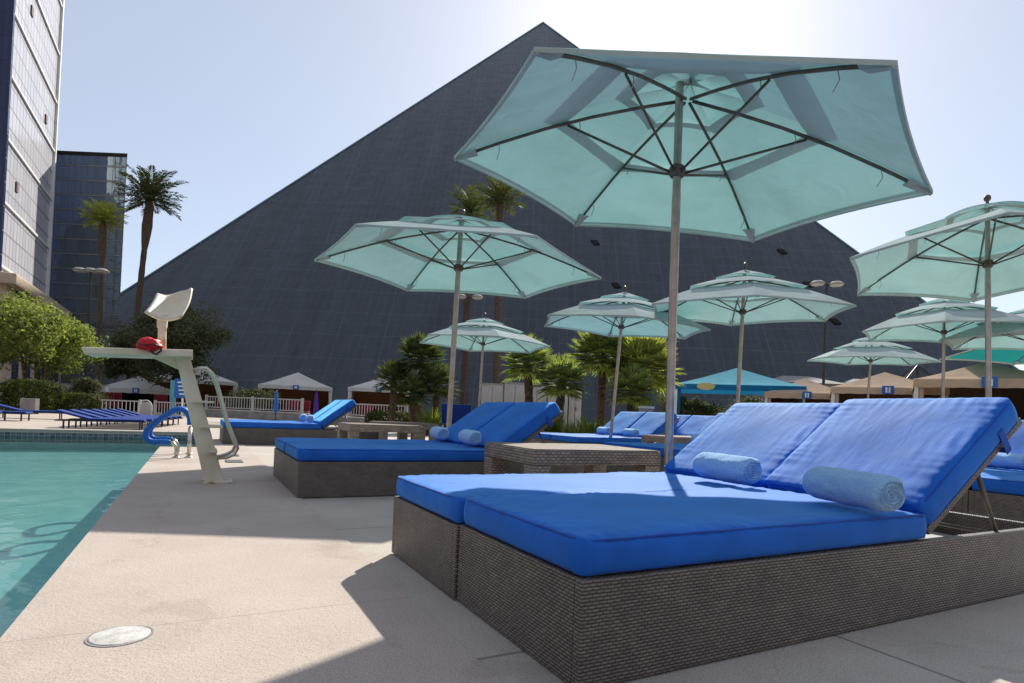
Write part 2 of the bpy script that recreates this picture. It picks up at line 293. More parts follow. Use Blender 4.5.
# ------------------------------------------------------------------ mesh helpers
class MB:
    def __init__(s): s.v = []; s.f = []; s.uv = None
    def add(s, vs, fs):
        n = len(s.v); s.v += [tuple(v) for v in vs]; s.f += [tuple(i+n for i in f) for f in fs]; return s
    def box(s, x0, x1, y0, y1, z0, z1, rot=0, c=(0, 0)):
        vs = [(x, y, z) for z in (z0, z1) for y in (y0, y1) for x in (x0, x1)]
        if rot:
            cs, sn = math.cos(rot), math.sin(rot); vs = [(c[0]+(x-c[0])*cs-(y-c[1])*sn, c[1]+(x-c[0])*sn+(y-c[1])*cs, z) for x, y, z in vs]
        return s.add(vs, [(0, 2, 3, 1), (4, 5, 7, 6), (0, 1, 5, 4), (2, 6, 7, 3), (0, 4, 6, 2), (1, 3, 7, 5)])
    def quad(s, a, b, c, d): return s.add([a, b, c, d], [(0, 1, 2, 3)])
    def tube(s, pts, r, n=10, cap=True):
        pts = [Vector(p) for p in pts]; rs = r if hasattr(r, '__len__') else [r]*len(pts)
        rings = []; prev = None
        for i, p in enumerate(pts):
            t = (pts[min(i+1, len(pts)-1)] - pts[max(i-1, 0)]).normalized()
            if prev is None:
                a = Vector((0, 0, 1)) if abs(t.z) < .9 else Vector((1, 0, 0)); e = t.cross(a).normalized()
            else: e = (prev - t*prev.dot(t)).normalized()
            prev = e; f = t.cross(e); rings.append([p + rs[i]*(math.cos(2*PI*k/n)*e + math.sin(2*PI*k/n)*f) for k in range(n)])
        vs = [q for rg in rings for q in rg]; fs = []
        for i in range(len(rings)-1):
            for k in range(n): a = i*n+k; b = i*n+(k+1) % n; fs.append((a, b, b+n, a+n))
        if cap: fs.append(tuple(range(n-1, -1, -1))); fs.append(tuple(range((len(rings)-1)*n, len(rings)*n)))
        return s.add(vs, fs)
    def lathe(s, prof, n=24, c=(0, 0, 0)):
        vs = [(c[0]+r*math.cos(2*PI*k/n), c[1]+r*math.sin(2*PI*k/n), c[2]+z) for r, z in prof for k in range(n)]; fs = []
        for i in range(len(prof)-1):
            for k in range(n): a = i*n+k; b = i*n+(k+1) % n; fs.append((a, b, b+n, a+n))
        fs.append(tuple(range(n-1, -1, -1))); fs.append(tuple(range((len(prof)-1)*n, len(prof)*n)))
        return s.add(vs, fs)
    def build(s, name, mat, parent=None, smooth=False, bevel=0, loc=None, rot=None, boxuv=False, segs=2, auto=None):
        me = bpy.data.meshes.new(name); me.from_pydata(s.v, [], s.f); me.validate(); me.update()
        if bevel:
            bm = bmesh.new(); bm.from_mesh(me)
            bmesh.ops.bevel(bm, geom=[e for e in bm.edges if len(e.link_faces) == 2 and e.calc_face_angle(0) > .6], offset=bevel, segments=segs, affect='EDGES', profile=.6)
            bm.to_mesh(me); bm.free(); me.update()
        if boxuv:
            uvl = me.uv_layers.new(name='UVMap')
            for p in me.polygons:
                nn = p.normal; ax = max(range(3), key=lambda i: abs(nn[i]))
                ia, ib = ((1, 2), (0, 2), (0, 1))[ax]
                for li in p.loop_indices:
                    v = me.vertices[me.loops[li].vertex_index].co; uvl.data[li].uv = (v[ia], v[ib])
        if s.uv is not None:
            uvl = me.uv_layers.new(name='UVMap')
            for p in me.polygons:
                for li in p.loop_indices: uvl.data[li].uv = s.uv[me.loops[li].vertex_index]
        if smooth:
            for p in me.polygons: p.use_smooth = True
        if auto is not None:
            bm = bmesh.new(); bm.from_mesh(me)
            for e in bm.edges:
                if len(e.link_faces) == 2 and e.calc_face_angle(0) > auto: e.smooth = False
            bm.to_mesh(me); bm.free()
        me.materials.append(mat)
        o = bpy.data.objects.new(name, me); col.objects.link(o); o.parent = parent
        if loc is not None: o.location = loc
        if rot is not None: o.rotation_euler = rot
        return o
def tag(o, label=None, cat=None, group=None, kind=None):
    if label: o['label'] = label
    if cat: o['category'] = cat
    if group: o['group'] = group
    if kind: o['kind'] = kind
    return o
def empty(name, loc, rz=0, rot=None):
    o = bpy.data.objects.new(name, None); col.objects.link(o); o.location = loc; o.rotation_euler = rot if rot else (0, 0, rz); o.empty_display_size = .2
    return o
def copy_tree(o, parent=None):
    c = o.copy(); col.objects.link(c); c.parent = parent
    for ch in [x for x in o.children]: copy_tree(ch, c)
    return c
def struct(o): o['kind'] = 'structure'; return o

# ------------------------------------------------------------------ ground, decks, pool
PX, PY0, PY1, PXL, JX, JY = -.455, -2.0, 14.2, -14.0, .10, 10.1
DJ = .715
g = MB()
for (a, b, c, d) in ((-900, 900, PY1, 1500), (-900, 900, -600, PY0), (-900, PXL, PY0, PY1), (JX, 900, PY0, PY1)): g.quad((a, c, -.012), (b, c, -.012), (b, d, -.012), (a, d, -.012))
struct(g.build('ground', M_ground))
g = MB()
for (a, b, c, d) in ((PX, DJ, -8, PY0), (PX, DJ, PY0, JY), (JX, DJ, JY, PY1), (-40, DJ, PY1, 30), (-40, PX, -8, PY0), (-40, PXL, PY0, PY1)):
    g.quad((a, c, 0), (b, c, 0), (b, d, 0), (a, d, 0))
struct(g.build('pool_deck', M_deck))
g = MB().quad((DJ, -8, -.006), (40, -8, -.006), (40, 30, -.006), (DJ, 30, -.006)); struct(g.build('lounge_deck', M_lounge))
# pool shell
ZB = -1.0; g = MB()
poly = [(PXL, PY0), (PX, PY0), (PX, JY), (JX, JY), (JX, PY1), (PXL, PY1)]
for i in range(6):
    a, b = poly[i], poly[(i+1) % 6]; g.quad((a[0], a[1], -.22), (b[0], b[1], -.22), (b[0], b[1], ZB), (a[0], a[1], ZB))
g = MB()
for i in range(6):
    a, b = poly[i], poly[(i+1) % 6]
    if i in (3,): continue
    g.quad((a[0], a[1], -.22), (b[0], b[1], -.22), (b[0], b[1], -1.0), (a[0], a[1], -1.0))
g.quad((JX, JY, -.22), (JX, PY1, -.22), (JX, PY1, -1), (JX, JY, -1))
g.quad((PXL, PY0, -.95), (PX, PY0, -.95), (PX, 4.5, -.95), (PXL, 4.5, -.95)); g.quad((PXL, 4.5, -.95), (PX, 4.5, -.95), (PX, JY, -.5), (PXL, JY, -.5)); g.quad((PXL, JY, -.5), (JX, JY, -.5), (JX, PY1, -.36), (PXL, PY1, -.36))
struct(g.build('pool_basin', M_plaster))
g = MB()
for i in range(6):
    a, b = poly[i], poly[(i+1) % 6]; g.quad((a[0], a[1], -.035), (b[0], b[1], -.035), (b[0], b[1], -.22), (a[0], a[1], -.22))
struct(g.build('pool_tile_band', M_tile, boxuv=True))
g = MB()
for i in range(6):
    a, b = poly[i], poly[(i+1) % 6]; g.quad((a[0], a[1], 0), (b[0], b[1], 0), (b[0], b[1], -.035), (a[0], a[1], -.035))
struct(g.build('pool_rim', M_deck))
g = MB().add([(x, y, -.10) for x, y in poly], [(0, 1, 2, 5), (2, 3, 4, 5)]); struct(g.build('water', M_water))
g = MB().box(PXL+.01, PX-.003, PY0+.01, 2.62, ZB+.01, -.2); struct(g.build('pool_ledge', M_tile2, boxuv=True))
g = MB().box(PXL, JX+.0, PY1+.003, PY1+.32, .002, .035); struct(g.build('pool_coping', M_lounge, bevel=.01))

# drain cover in the deck
t = empty('drain_cover', (-.166, 2.02, 0))
MB().lathe([(.076, -.005), (.076, .002), (.073, .004), (.0001, .007)], 40).build('lid', M_drain, t, auto=.5)
MB().lathe([(.083, -.005), (.083, .002), (.0775, .002), (.0775, -.005)], 40).build('ring', M_greyconc, t)
MB().box(-.012, .012, -.003, .003, .004, .0052).build('slot', M_iron, t)
tag(t, 'round white drain cover set in the beige pool deck', 'drain cover')
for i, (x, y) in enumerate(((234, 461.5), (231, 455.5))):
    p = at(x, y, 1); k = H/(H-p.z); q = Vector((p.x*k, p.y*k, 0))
    o = MB().box(-.09, .09, -.16, .16, 0, .008).build('dark_deck_slab', M_dkgrey, None, bevel=.003, loc=q)  # flat dark grey slabs over two dark spots on the deck
    tag(o, ('dark grey square on the deck, nearer one beside lifeguard stand ladder', 'dark grey square on the deck, farther one beside lifeguard stand ladder')[i], 'mat', 'dark squares on the deck')

# ------------------------------------------------------------------ loungers
LW, LH, LC, LHG, LL = .775, .275, .10, 1.575, 2.62
BA = R_(37.5); BL = .735
def soft_slab(L, W, T, r, nx, ny, nz, pucker, seed):
    """rounded cushion with creased edges; x 0..L, y 0..W, z 0..T"""
    vs = {}; V = []; Fc = []
    hx, hy, hz = L/2, W/2, T/2
    def idx(i, j, k):
        if (i, j, k) in vs: return vs[(i, j, k)]
        u, v, w_ = i/nx*2-1, j/ny*2-1, k/nz*2-1
        # denser rows near the edges
        f = lambda a: math.copysign(1-(1-abs(a))**1.25, a)
        u, v = f(u), f(v)
        p = Vector((u*hx, v*hy, w_*hz)); q = Vector((max(-hx+r, min(hx-r, p.x)), max(-hy+r, min(hy-r, p.y)), max(-hz+r*.55, min(hz-r*.55, p.z))))
        d = p-q; 
        if d.length > 1e-9:
            dd = Vector((d.x/r, d.y/r, d.z/(r*.55))); dd.normalize(); p = q + Vector((dd.x*r, dd.y*r, dd.z*r*.55))
        # plan view corner rounding
        cr = .055
        qx, qy = max(-hx+cr, min(hx-cr, p.x)), max(-hy+cr, min(hy-cr, p.y)); dx, dy = p.x-qx, p.y-qy; l = math.hypot(dx, dy)
        if l > cr: p.x, p.y = qx+dx/l*cr, qy+dy/l*cr
        # crown and wrinkles
        ex = 1-abs(p.x)/hx; ey = 1-abs(p.y)/hy
        dxe, dye = hx-abs(p.x), hy-abs(p.y)
        top = max(0, p.z/hz)
        crown = .0045*min(1, ex*6)*min(1, ey*5)
        nz1 = noise.noise(Vector((p.x*3+seed, p.y*3, seed))) * .008
        wy = pucker*math.exp(-dye/.07)*(math.sin(p.x*120+6*noise.noise(Vector((p.x*7, seed, 1.3)))))*(.5+noise.noise(Vector((p.x*5, seed, 0))))
        wx = pucker*math.exp(-dxe/.07)*(math.sin(p.y*120+6*noise.noise(Vector((p.y*7, seed, 4.3)))))*(.5+noise.noise(Vector((p.y*5, seed, 7))))
        # diagonal drag lines
        dg = pucker*1.5*noise.noise(Vector((p.x*9+p.y*4, p.y*26-p.x*3, seed)))*math.exp(-min(dxe, dye)/.16)
        p.z += top*(crown+nz1+wy+wx+dg)
        if abs(p.z) < hz*.98:
            bul = .006*(1-(p.z/hz)**2) + .003*noise.noise(Vector((p.x*12, p.y*12, p.z*8+seed)))
            if dye < r: p.y += math.copysign(bul, p.y)
            if dxe < r: p.x += math.copysign(bul, p.x)
        V.append((p.x+hx, p.y+hy, p.z+hz)); vs[(i, j, k)] = len(V)-1; return len(V)-1
    for i in range(nx):
        for j in range(ny):
            Fc.append((idx(i, j, nz), idx(i+1, j, nz), idx(i+1, j+1, nz), idx(i, j+1, nz)))
            Fc.append((idx(i, j, 0), idx(i, j+1, 0), idx(i+1, j+1, 0), idx(i+1, j, 0)))
    for i in range(nx):
        for k in range(nz):
            Fc.append((idx(i, 0, k), idx(i+1, 0, k), idx(i+1, 0, k+1), idx(i, 0, k+1)))
            Fc.append((idx(i, ny, k), idx(i, ny, k+1), idx(i+1, ny, k+1), idx(i+1, ny, k)))
    for j in range(ny):
        for k in range(nz):
            Fc.append((idx(0, j, k), idx(0, j, k+1), idx(0, j+1, k+1), idx(0, j+1, k)))
            Fc.append((idx(nx, j, k), idx(nx, j+1, k), idx(nx, j+1, k+1), idx(nx, j, k+1)))
    return MB().add(V, Fc)
def piping(L, W, z, inset=.004, r=.0045):
    c = .055; pts = []
    for (cx, cy, a0) in ((L-c, c, -90), (L-c, W-c, 0), (c, W-c, 90), (c, c, 180)):
        for k in range(7): a = R_(a0+90*k/6); pts.append((cx+(c-inset)*math.cos(a), cy+(c-inset)*math.sin(a), z+.0015*math.sin(k*2.1+cx*9)))
    # subdivide the straights for a slightly wavy line
    out = []
    for i in range(len(pts)):
        a, b = Vector(pts[i]), Vector(pts[(i+1) % len(pts)]); n = max(1, int((b-a).length/.07))
        for q in range(n):
            p = a.lerp(b, q/n); p.z += .0022*noise.noise(Vector((p.x*8, p.y*8, z*5))); out.append(p)
    out.append(out[0]); return MB().tube(out, r, 6, cap=False)

def make_lounger():
    root = empty('sun_lounger', (0, 0, 0))
    g = MB()
    x1 = LHG+.02
    # wicker base: walls and the deck the cushion lies on, open well behind the hinge
    g.box(0, LL, 0, .035, 0, LH); g.box(0, LL, LW-.035, LW, 0, LH)
    g.box(0, .035, .035, LW-.035, 0, LH); g.box(LL-.035, LL, .035, LW-.035, 0, LH)
    g.box(.035, x1, .035, LW-.035, LH-.04, LH-.004)
    g.build('wicker_base', M_wicker, root, boxuv=True, bevel=.006)
    MB().box(x1+.001, LL-.036, .036, LW-.036, LH-.13, LH-.115).build('inner_shelf', M_palegrey, root)
    m = MB()
    for y in (.0, LW): m.tube([(.02, y, LH-.004), (LL-.02, y, LH-.004)], .006, 6)
    s = soft_slab(LHG, LW-.012, LC, .028, 92, 44, 6, .0035, 3.1).build('seat_cushion', M_blue, root, smooth=True, loc=(0, .006, LH+.002))
    piping(LHG, LW-.012, LC-.008).build('piping', M_pipe, s, smooth=True)
    piping(LHG, LW-.012, .010).build('piping', M_pipe, s, smooth=True)
    ca, sa = math.cos(BA), math.sin(BA)
    hx, hz = LHG+.045, LH+.012
    bb = MB().box(0, BL, .02, LW-.02, 0, .034).build('backrest_panel', M_wicker, root, boxuv=True, bevel=.008, loc=(hx, 0, hz), rot=(0, -BA, 0))
    b = soft_slab(BL-.01, LW-.012, LC+.012, .028, 78, 74, 6, .0026, 8.7).build('backrest_cushion', M_blue, root, smooth=True, loc=(hx-.036*sa, .006, hz+.036*ca), rot=(0, -BA, 0))
    piping(BL-.01, LW-.012, LC+.002).build('piping', M_pipe, b, smooth=True)
    piping(BL-.01, LW-.012, .008).build('piping', M_pipe, b, smooth=True)
    sp = MB()
    for y in (-.004, LW-.014): sp.box(BL-.20, BL-.165, y, y+.003, -.012, .095)
    sp.box(BL-.20, BL-.165, -.004, LW-.011, -.004, -.001)
    sp.build('strap', M_pipe, bb)
    # prop legs behind the back
    px, pz = hx+.44*ca, hz+.44*sa
    for y in (.07, LW-.07):
        MB().tube([(px, y, pz), (px+.17, y, LH-.02)], .009, 8).build('prop_leg', M_rib, root, smooth=True)
    MB().tube([(px+.168, .07, LH-.012), (px+.168, LW-.07, LH-.012)], .008, 8).build('prop_bar', M_rib, root, smooth=True)
    MB().tube([(px, .03, pz+.002), (px, LW-.03, pz+.002)], .009, 8).build('pivot_bar', M_rib, root, smooth=True)
    return root
def make_towel():
    L, r = .40, .070; nl, na = 60, 56; V = []; Fc = []
    for i in range(nl+1):
        for k in range(na):
            a = 2*PI*k/na; x = i/nl*L
            e = min(x, L-x); rr = r*(1-.35*math.exp(-e/.012)) if e < .05 else r
            dz = .004*noise.noise(Vector((x*14, math.cos(a)*2, math.sin(a)*2)))+.0016*noise.noise(Vector((x*90, math.cos(a)*9, math.sin(a)*9)))
            rr += dz
            if abs(a-PI*.72) < .16: rr += .006      # the loose flap edge
            z = math.sin(a)*rr*(.90 if math.sin(a) < 0 else 1.0); y = math.cos(a)*rr*1.06
            V.append((x + .006*noise.noise(Vector((a*2, 5, 5)))*(1 if i in (0, nl) else 0), y, z+.064))
    for i in range(nl):
        for k in range(na): a = i*na+k; b = i*na+(k+1) % na; Fc.append((a, b, b+na, a+na))
    g = MB().add(V, Fc)
    # rolled ends: concentric spiral ridges
    for x0, sgn in ((0, -1), (L, 1)):
        rings = 13; base = len(g.v)
        for q in range(rings):
            f = 1-q/(rings-1)
            for k in range(na):
                a = 2*PI*k/na; ph = (f*3.6 + a/(2*PI)); rr = r*.66*f+.0005
                dx = .0065*math.cos(2*PI*ph) - .004 + .003*f
                z = math.sin(a)*rr*(.92 if math.sin(a) < 0 else 1.0)
                g.v.append((x0+sgn*dx, math.cos(a)*rr*1.04, z+.064))
        for q in range(rings-1):
            for k in range(na): a = base+q*na+k; b = base+q*na+(k+1) % na; g.f.append((a, b, b+na, a+na) if sgn > 0 else (b, a, a+na, b+na))
        for k in range(na):
            a0 = (0 if sgn < 0 else nl*na)
            g.f.append((a0+k, a0+(k+1) % na, base+(k+1) % na, base+k))
    return g.build('rolled_towel', M_towel, None, smooth=True)

lounger0 = make_lounger(); towel0 = make_towel()
used = [False, False]
def place(o0, idx, loc, rz, label, cat, group):
    o = o0 if not used[idx] else copy_tree(o0); used[idx] = True
    o.location = loc; o.rotation_euler = (0, 0, rz); tag(o, label, cat, group); return o
G1 = 'wicker sun loungers with blue cushions'; G2 = 'rolled light blue towels on the loungers'
pairs = [
 (.865, 1.215, 'nearest the camera', None),
 (.68, 4.60, 'of the second pair', None),
 (.40, 10.85, 'of the far pair behind the lifeguard ladder', None),
 (4.95, 1.45, 'of the pair at the right edge', None),
 (4.65, 4.70, 'of the pair beyond the tall umbrella pole', None),
 (5.35, 7.85, 'of the pair before the fan palms', None),
 (7.55, 8.9, 'of the pair before the tan curved seat', None),
]
for pi_, (x, y, wh, _) in enumerate(pairs):
    for j in (0, 1):
        yy = y + j*(LW+.004)
        side = ('near', 'far')[j]
        if pi_ == 0: lab = ('dark wicker sun lounger with blue cushion, the largest and nearest in the photo', 'blue cushioned wicker lounger pressed against the far side of the largest lounger')[j]
        else: lab = f'{side} wicker lounger with blue cushion {wh}'
        o = place(lounger0, 0, (x-(.012 if pi_ == 0 and j else 0), yy, 0), R_(.2 if pi_ == 0 else 0), lab, 'sun lounger', G1)
        o.scale = (1.06, 1, .97) if pi_ == 1 else ((1.09, 1, .98) if pi_ == 0 and j else (1, 1, 1))
        if pi_ == 0 and j == 0: yawed = o
        tx = x+LHG-(.18 if pi_ != 1 else .06)
        if pi_ in (6,): 
            continue
        tl = ('light blue rolled towel on the ' + ('largest nearest lounger' if j == 0 else 'lounger behind the largest one')) if pi_ == 0 else f'light blue rolled towel on the {side} lounger {wh}'
        # towels lie across the lounger
        ty = yy + (.20 if pi_ else (.22, .17)[j])
        if pi_ == 0:
            for (ux, uy) in (((832, 488), (717, 468))[j],):
                r = at(ux, uy, 1)-Vector((0, 0, H)); kk = (LH+LC+.08-H)/r.z; tx = r.x*kk; ty = r.y*kk-.22
        place(towel0, 1, (tx, ty, LH+LC+.018), R_(90 - (18 if pi_ == 0 and j == 0 else 10)), tl.replace(' in the ', ' of the ', 1) if pi_ else tl, 'towel', G2)

for c in yawed.children:
    if c.name.split('.')[0] in ('backrest_panel', 'backrest_cushion', 'prop_leg', 'prop_bar', 'pivot_bar'):
        bpy.context.view_layer.update()
        pv = Vector((LHG+.045, 0, 0)); c.matrix_basis = Matrix.Translation(pv) @ Matrix.Rotation(R_(-5.5), 4, 'Z') @ Matrix.Translation(-pv) @ c.matrix_basis
    if c.name.split('.')[0] == 'seat_cushion': c.scale = (1.015, 1, 1)
# ------------------------------------------------------------------ wicker tables
def make_table(Lx, Ly, h):
    root = empty('wicker_table', (0, 0, 0))
    g = MB().box(0, Lx, 0, Ly, h-.105, h-.004); g.build('apron', M_wickerT, root, boxuv=True, bevel=.008)
    MB().box(.012, Lx-.012, .012, Ly-.012, h-.0035, h+.004).build('table_top', M_wickerL, root, boxuv=True)
    for x in (0.002, Lx-.142):
        for y in (0.002, Ly-.142): MB().box(x, x+.14, y, y+.14, 0, h-.107).build('leg', M_wickerT, root, boxuv=True, bevel=.006)
    return root
T0 = make_table(1.10, .84, .45); T0.location = (2.03, 3.48, 0); T0.rotation_euler = (0, 0, R_(-2))
GT = 'wicker side tables'
tag(T0, 'low brown wicker table with sunlit-pale top between the two nearest lounger pairs', 'table', GT)
for (x, y, lab) in ((1.95, 8.6, 'low wicker table behind the second pair of loungers, at left centre'), (6.35, 6.62, 'low dark wicker table to the right of the tall umbrella pole'),
                    (2.9, 10.4, 'far wicker table in front of the dark fan palms'), (5.5, 10.9, 'far wicker table with sunlit-pale top below the bright fan palms')):
    t = copy_tree(T0); t.location = (x, y, 0); t.rotation_euler = (0, 0, 0); tag(t, lab, 'table', GT)

# ------------------------------------------------------------------ umbrellas
def make_umbrella(Rr, hr, rise, cm, seed=0):
    root = empty('patio_umbrella', (0, 0, 0))
    N = 6; ang = [-k*PI/3 for k in range(6)]
    def zrib(f): return hr + rise*(1-f) + .05*math.sin(PI*min(1, f))        # f = 0 hub .. 1 tip, slightly bowed
    def tier(f0, f1, lift, name, scallop, nr=14, ns=16, skirt=0):
        g = MB(); 
        for k in range(N):
            a0, a1 = ang[k], ang[(k+1) % N]; base = len(g.v)
            for i in range(nr+1):
                f = f0+(f1-f0)*i/nr
                for j in range(ns+1):
                    s = j/ns; e = 4*s*(1-s)
                    ff = f*(1-scallop*.45*e*max(0, (f-f0)/(f1-f0))**2)
                    p0 = Vector((math.cos(a0), math.sin(a0)))*ff*Rr; p1 = Vector((math.cos(a1), math.sin(a1)))*ff*Rr
                    p = p0.lerp(p1, s); z = zrib(ff)+lift
                    z -= .035*e*ff*(1-ff)*2                                  # sag between the ribs
                    z += .006*noise.noise(Vector((p.x*3+seed, p.y*3, f*3)))*min(1, e*2)
                    z += lift*.5*e
                    g.v.append((p.x, p.y, z))
            for i in range(nr):
                for j in range(ns):
                    a = base+i*(ns+1)+j; g.f.append((a, a+1, a+ns+2, a+ns+1))
        return g
    tier(.50, 1.0, .006, 'c', .055).build('canopy', cm, root, smooth=True)
    tier(.24, .60, .055, 'm', .03, 8).build('middle_vent', cm, root, smooth=True)
    tier(.0, .31, .085, 't', .03, 6).build('top_vent', cm, root, smooth=True)
    cn = [c for c in root.children if c.name.startswith('canopy')][0]
    g = MB(); pts = []
    for k in range(N):
        a0, a1 = ang[k], ang[(k+1) % N]
        for j in range(16):
            s_ = j/16; e = 4*s_*(1-s_); ff = 1-.055*.45*e
            p = (Vector((math.cos(a0), math.sin(a0)))*ff*Rr).lerp(Vector((math.cos(a1), math.sin(a1)))*ff*Rr, s_); pts.append(Vector((p.x, p.y, zrib(ff)+.006-.035*e*ff*(1-ff)*2+.003*e)))
    pts.append(pts[0]); n0 = len(pts)
    for p in pts: g.v += [(p.x*1.003, p.y*1.003, p.z-.002), (p.x*1.003, p.y*1.003, p.z-.026), (p.x*.978, p.y*.978, p.z+.004)]
    for i in range(n0-1): a = 3*i; g.f += [(a, a+3, a+4, a+1), (a+1, a+4, a+5, a+2)]
    g.build('hem', cm, cn)
    for k in range(N):
        a = ang[k]; c_, s_ = math.cos(a), math.sin(a); t_ = Vector((-s_, c_, 0)); p0 = Vector((c_, s_, 0))*Rr*.998; p0.z = zrib(1)-.004; p1 = Vector((c_, s_, 0))*Rr*.90; p1.z = zrib(.9)-.02
        MB().add([p0+t_*.012, p0-t_*.012, p1-t_*.05, p1+t_*.05, (p0+t_*.012)-Vector((0, 0, .022)), (p0-t_*.012)-Vector((0, 0, .022)), p1-t_*.03-Vector((0, 0, .016)), p1+t_*.03-Vector((0, 0, .016))], [(0, 1, 2, 3), (7, 6, 5, 4), (0, 4, 5, 1), (2, 6, 7, 3), (1, 5, 6, 2), (0, 3, 7, 4)]).build('corner_pocket', cm, cn)
    MB().lathe([(.045, 0), (.045, .012), (.028, .02), (.028, hr-.1), (.026, hr-.1), (.026, hr+rise+.12)], 18).build('pole', M_pole, root, auto=.5, smooth=True)
    MB().lathe([(.30, 0), (.30, .03), (.27, .05), (.05, .06), (.05, .16), (.034, .165), (.034, .19)], 32).build('base', M_iron, root, auto=.5, smooth=True)
    MB().lathe([(.04, hr-.03), (.052, hr-.015), (.052, hr+.03), (.038, hr+.045)], 14).build('hub', M_rib, root, auto=.5)
    z0 = hr+rise+.13
    MB().lathe([(.018, z0), (.014, z0+.03), (.03, z0+.04), (.036, z0+.062), (.03, z0+.085), (.008, z0+.098)], 14).build('finial', M_rib, root, smooth=True)
    for k in range(N):
        a = ang[k]; ca, sa = math.cos(a), math.sin(a)
        pts = [(ca*Rr*f, sa*Rr*f, zrib(f)-.012) for f in (.02, .2, .4, .6, .8, .965)]
        rb = MB().tube(pts, .0105, 6).build('rib', M_rib, root, smooth=True)
        f = .50; MB().tube([(ca*.045, sa*.045, hr), (ca*Rr*f, sa*Rr*f, zrib(f)-.03)], .0085, 6).build('strut', M_rib, root, smooth=True)
        # ties that hang from the rib
        for fi in (.45, .8):
            q = MB()
            x, y, z = ca*Rr*fi, sa*Rr*fi, zrib(fi)-.02
            q.tube([(x, y, z), (x+.012, y-.01, z-.05), (x-.005, y+.012, z-.10)], .003, 4)
            q.build('tie', M_canopy, rb)
    return root
GU = 'aqua patio umbrellas'
ump = make_umbrella(1.5, 2.25, .48, M_canopy)
UM = [  # X, Y, hr, rot, tx, ty, label
 (2.62, 3.05, 2.293, -.663, .021, -.072, 'largest aqua umbrella seen from below, over the nearest loungers'),
 (2.322*1.4, 5.766*1.4, .68+1.508*1.4, -.476, .015, -.010, 'aqua umbrella left of centre rising behind the second pair of loungers'),
 (7.101, 6.231, 2.342, 9.212, -.014, -.035, 'aqua umbrella right of the tall pole, between it and the two-headed lamp post'),
 (7.595, 3.221, 2.598, -.547, .063, .058, 'large aqua umbrella cut off by the upper right edge of the photo'),
 (6.316, 8.243, 2.266, -1.035, .026, -.057, 'aqua umbrella standing in front of the bushy fan palms at centre'),
 (12.639, 6.138, 2.611, -.578, -.011, .010, 'aqua umbrella below the large cut-off one at right'),
 (15.278, 9.239, 2.455, -1.175, -.004, -.038, 'small far aqua umbrella above the tan cabana roofs'),
 (5.415, 11.755, 2.197, -.747, .022, -.004, 'small far aqua umbrella behind the second pair of loungers, left of centre'),
]
UM[0] = (2.668, 2.885, 2.287, -.663, .0, .0, UM[0][6])
p = at(1032, 330, 11); UM.append((p.x, p.y, 2.45, .3, 0, 0, 'aqua umbrella showing only its left tip at the right edge'))
tip = at(977, 348, 15); p = at(1062, 357, 15.5); Rt = math.hypot(tip.x-p.x, tip.y-p.y)/1.5
tu = copy_tree(ump); tu.location = (p.x, p.y, 0); tu.rotation_euler = (0, 0, math.atan2(tip.y-p.y, tip.x-p.x)); tu.scale = (Rt, Rt, tip.z/2.25)
for ch in tu.children:
    if ch.name.split('.')[0] in ('canopy', 'middle_vent', 'top_vent'):
        ch.data = ch.data.copy(); ch.data.materials[0] = M_teal
tag(tu, 'dark teal umbrella far behind the tan cabanas at the right edge', 'umbrella')

for i, (x, y, hr, rot, tx, ty, lab) in [*list(enumerate(UM))[1:], (0, UM[0])]:
    o = ump if i == 0 else copy_tree(ump)
    o.location = (x, y, 0)
    q = Vector((tx, ty, 1)).normalized(); e1 = Vector((0, 1, 0)).cross(q).normalized(); e2 = q.cross(e1)
    m = Matrix((e1, e2, q)).transposed() @ Matrix.Rotation(rot, 3, 'Z'); o.rotation_euler = m.to_euler()
    s = hr/2.25; kx = 1.4 if i == 1 else 1.0; o.scale = (kx, kx, s); tag(o, lab, 'umbrella', GU)
    if i == 0:      # the largest: its pole leans a little one way and the top hangs the other way at its joint
        hub = Vector((2.668, 2.885, 2.287)); r = at(666.5, 524, 1)-Vector((0, 0, H)); base = Vector((0, 0, H))+r*(-H/r.z); u_ = (hub-base); s = u_.length/2.25; u_.normalize()
        def bas(q_): a_ = Vector((0, 1, 0)).cross(q_).normalized(); return Matrix((a_, q_.cross(a_), q_)).transposed() @ Matrix.Rotation(rot, 3, 'Z')
        mp_ = bas(u_); mc_ = bas(Vector((.07, -.08, 1)).normalized())
        o.location = base; o.rotation_euler = mp_.to_euler(); o.scale = (1, 1, 1); dm = (mp_.inverted() @ mc_).to_4x4()
        for ch in o.children:
            if ch.name.split('.')[0] in ('base',): continue
            if ch.name.split('.')[0] == 'pole': ch.scale = (1, 1, s*.985); continue
            K = 1.0; ch.matrix_basis = Matrix.Translation((0, 0, 2.25*s)) @ dm @ Matrix.Diagonal((K, K, K, 1)) @ Matrix.Translation((0, 0, -2.25))
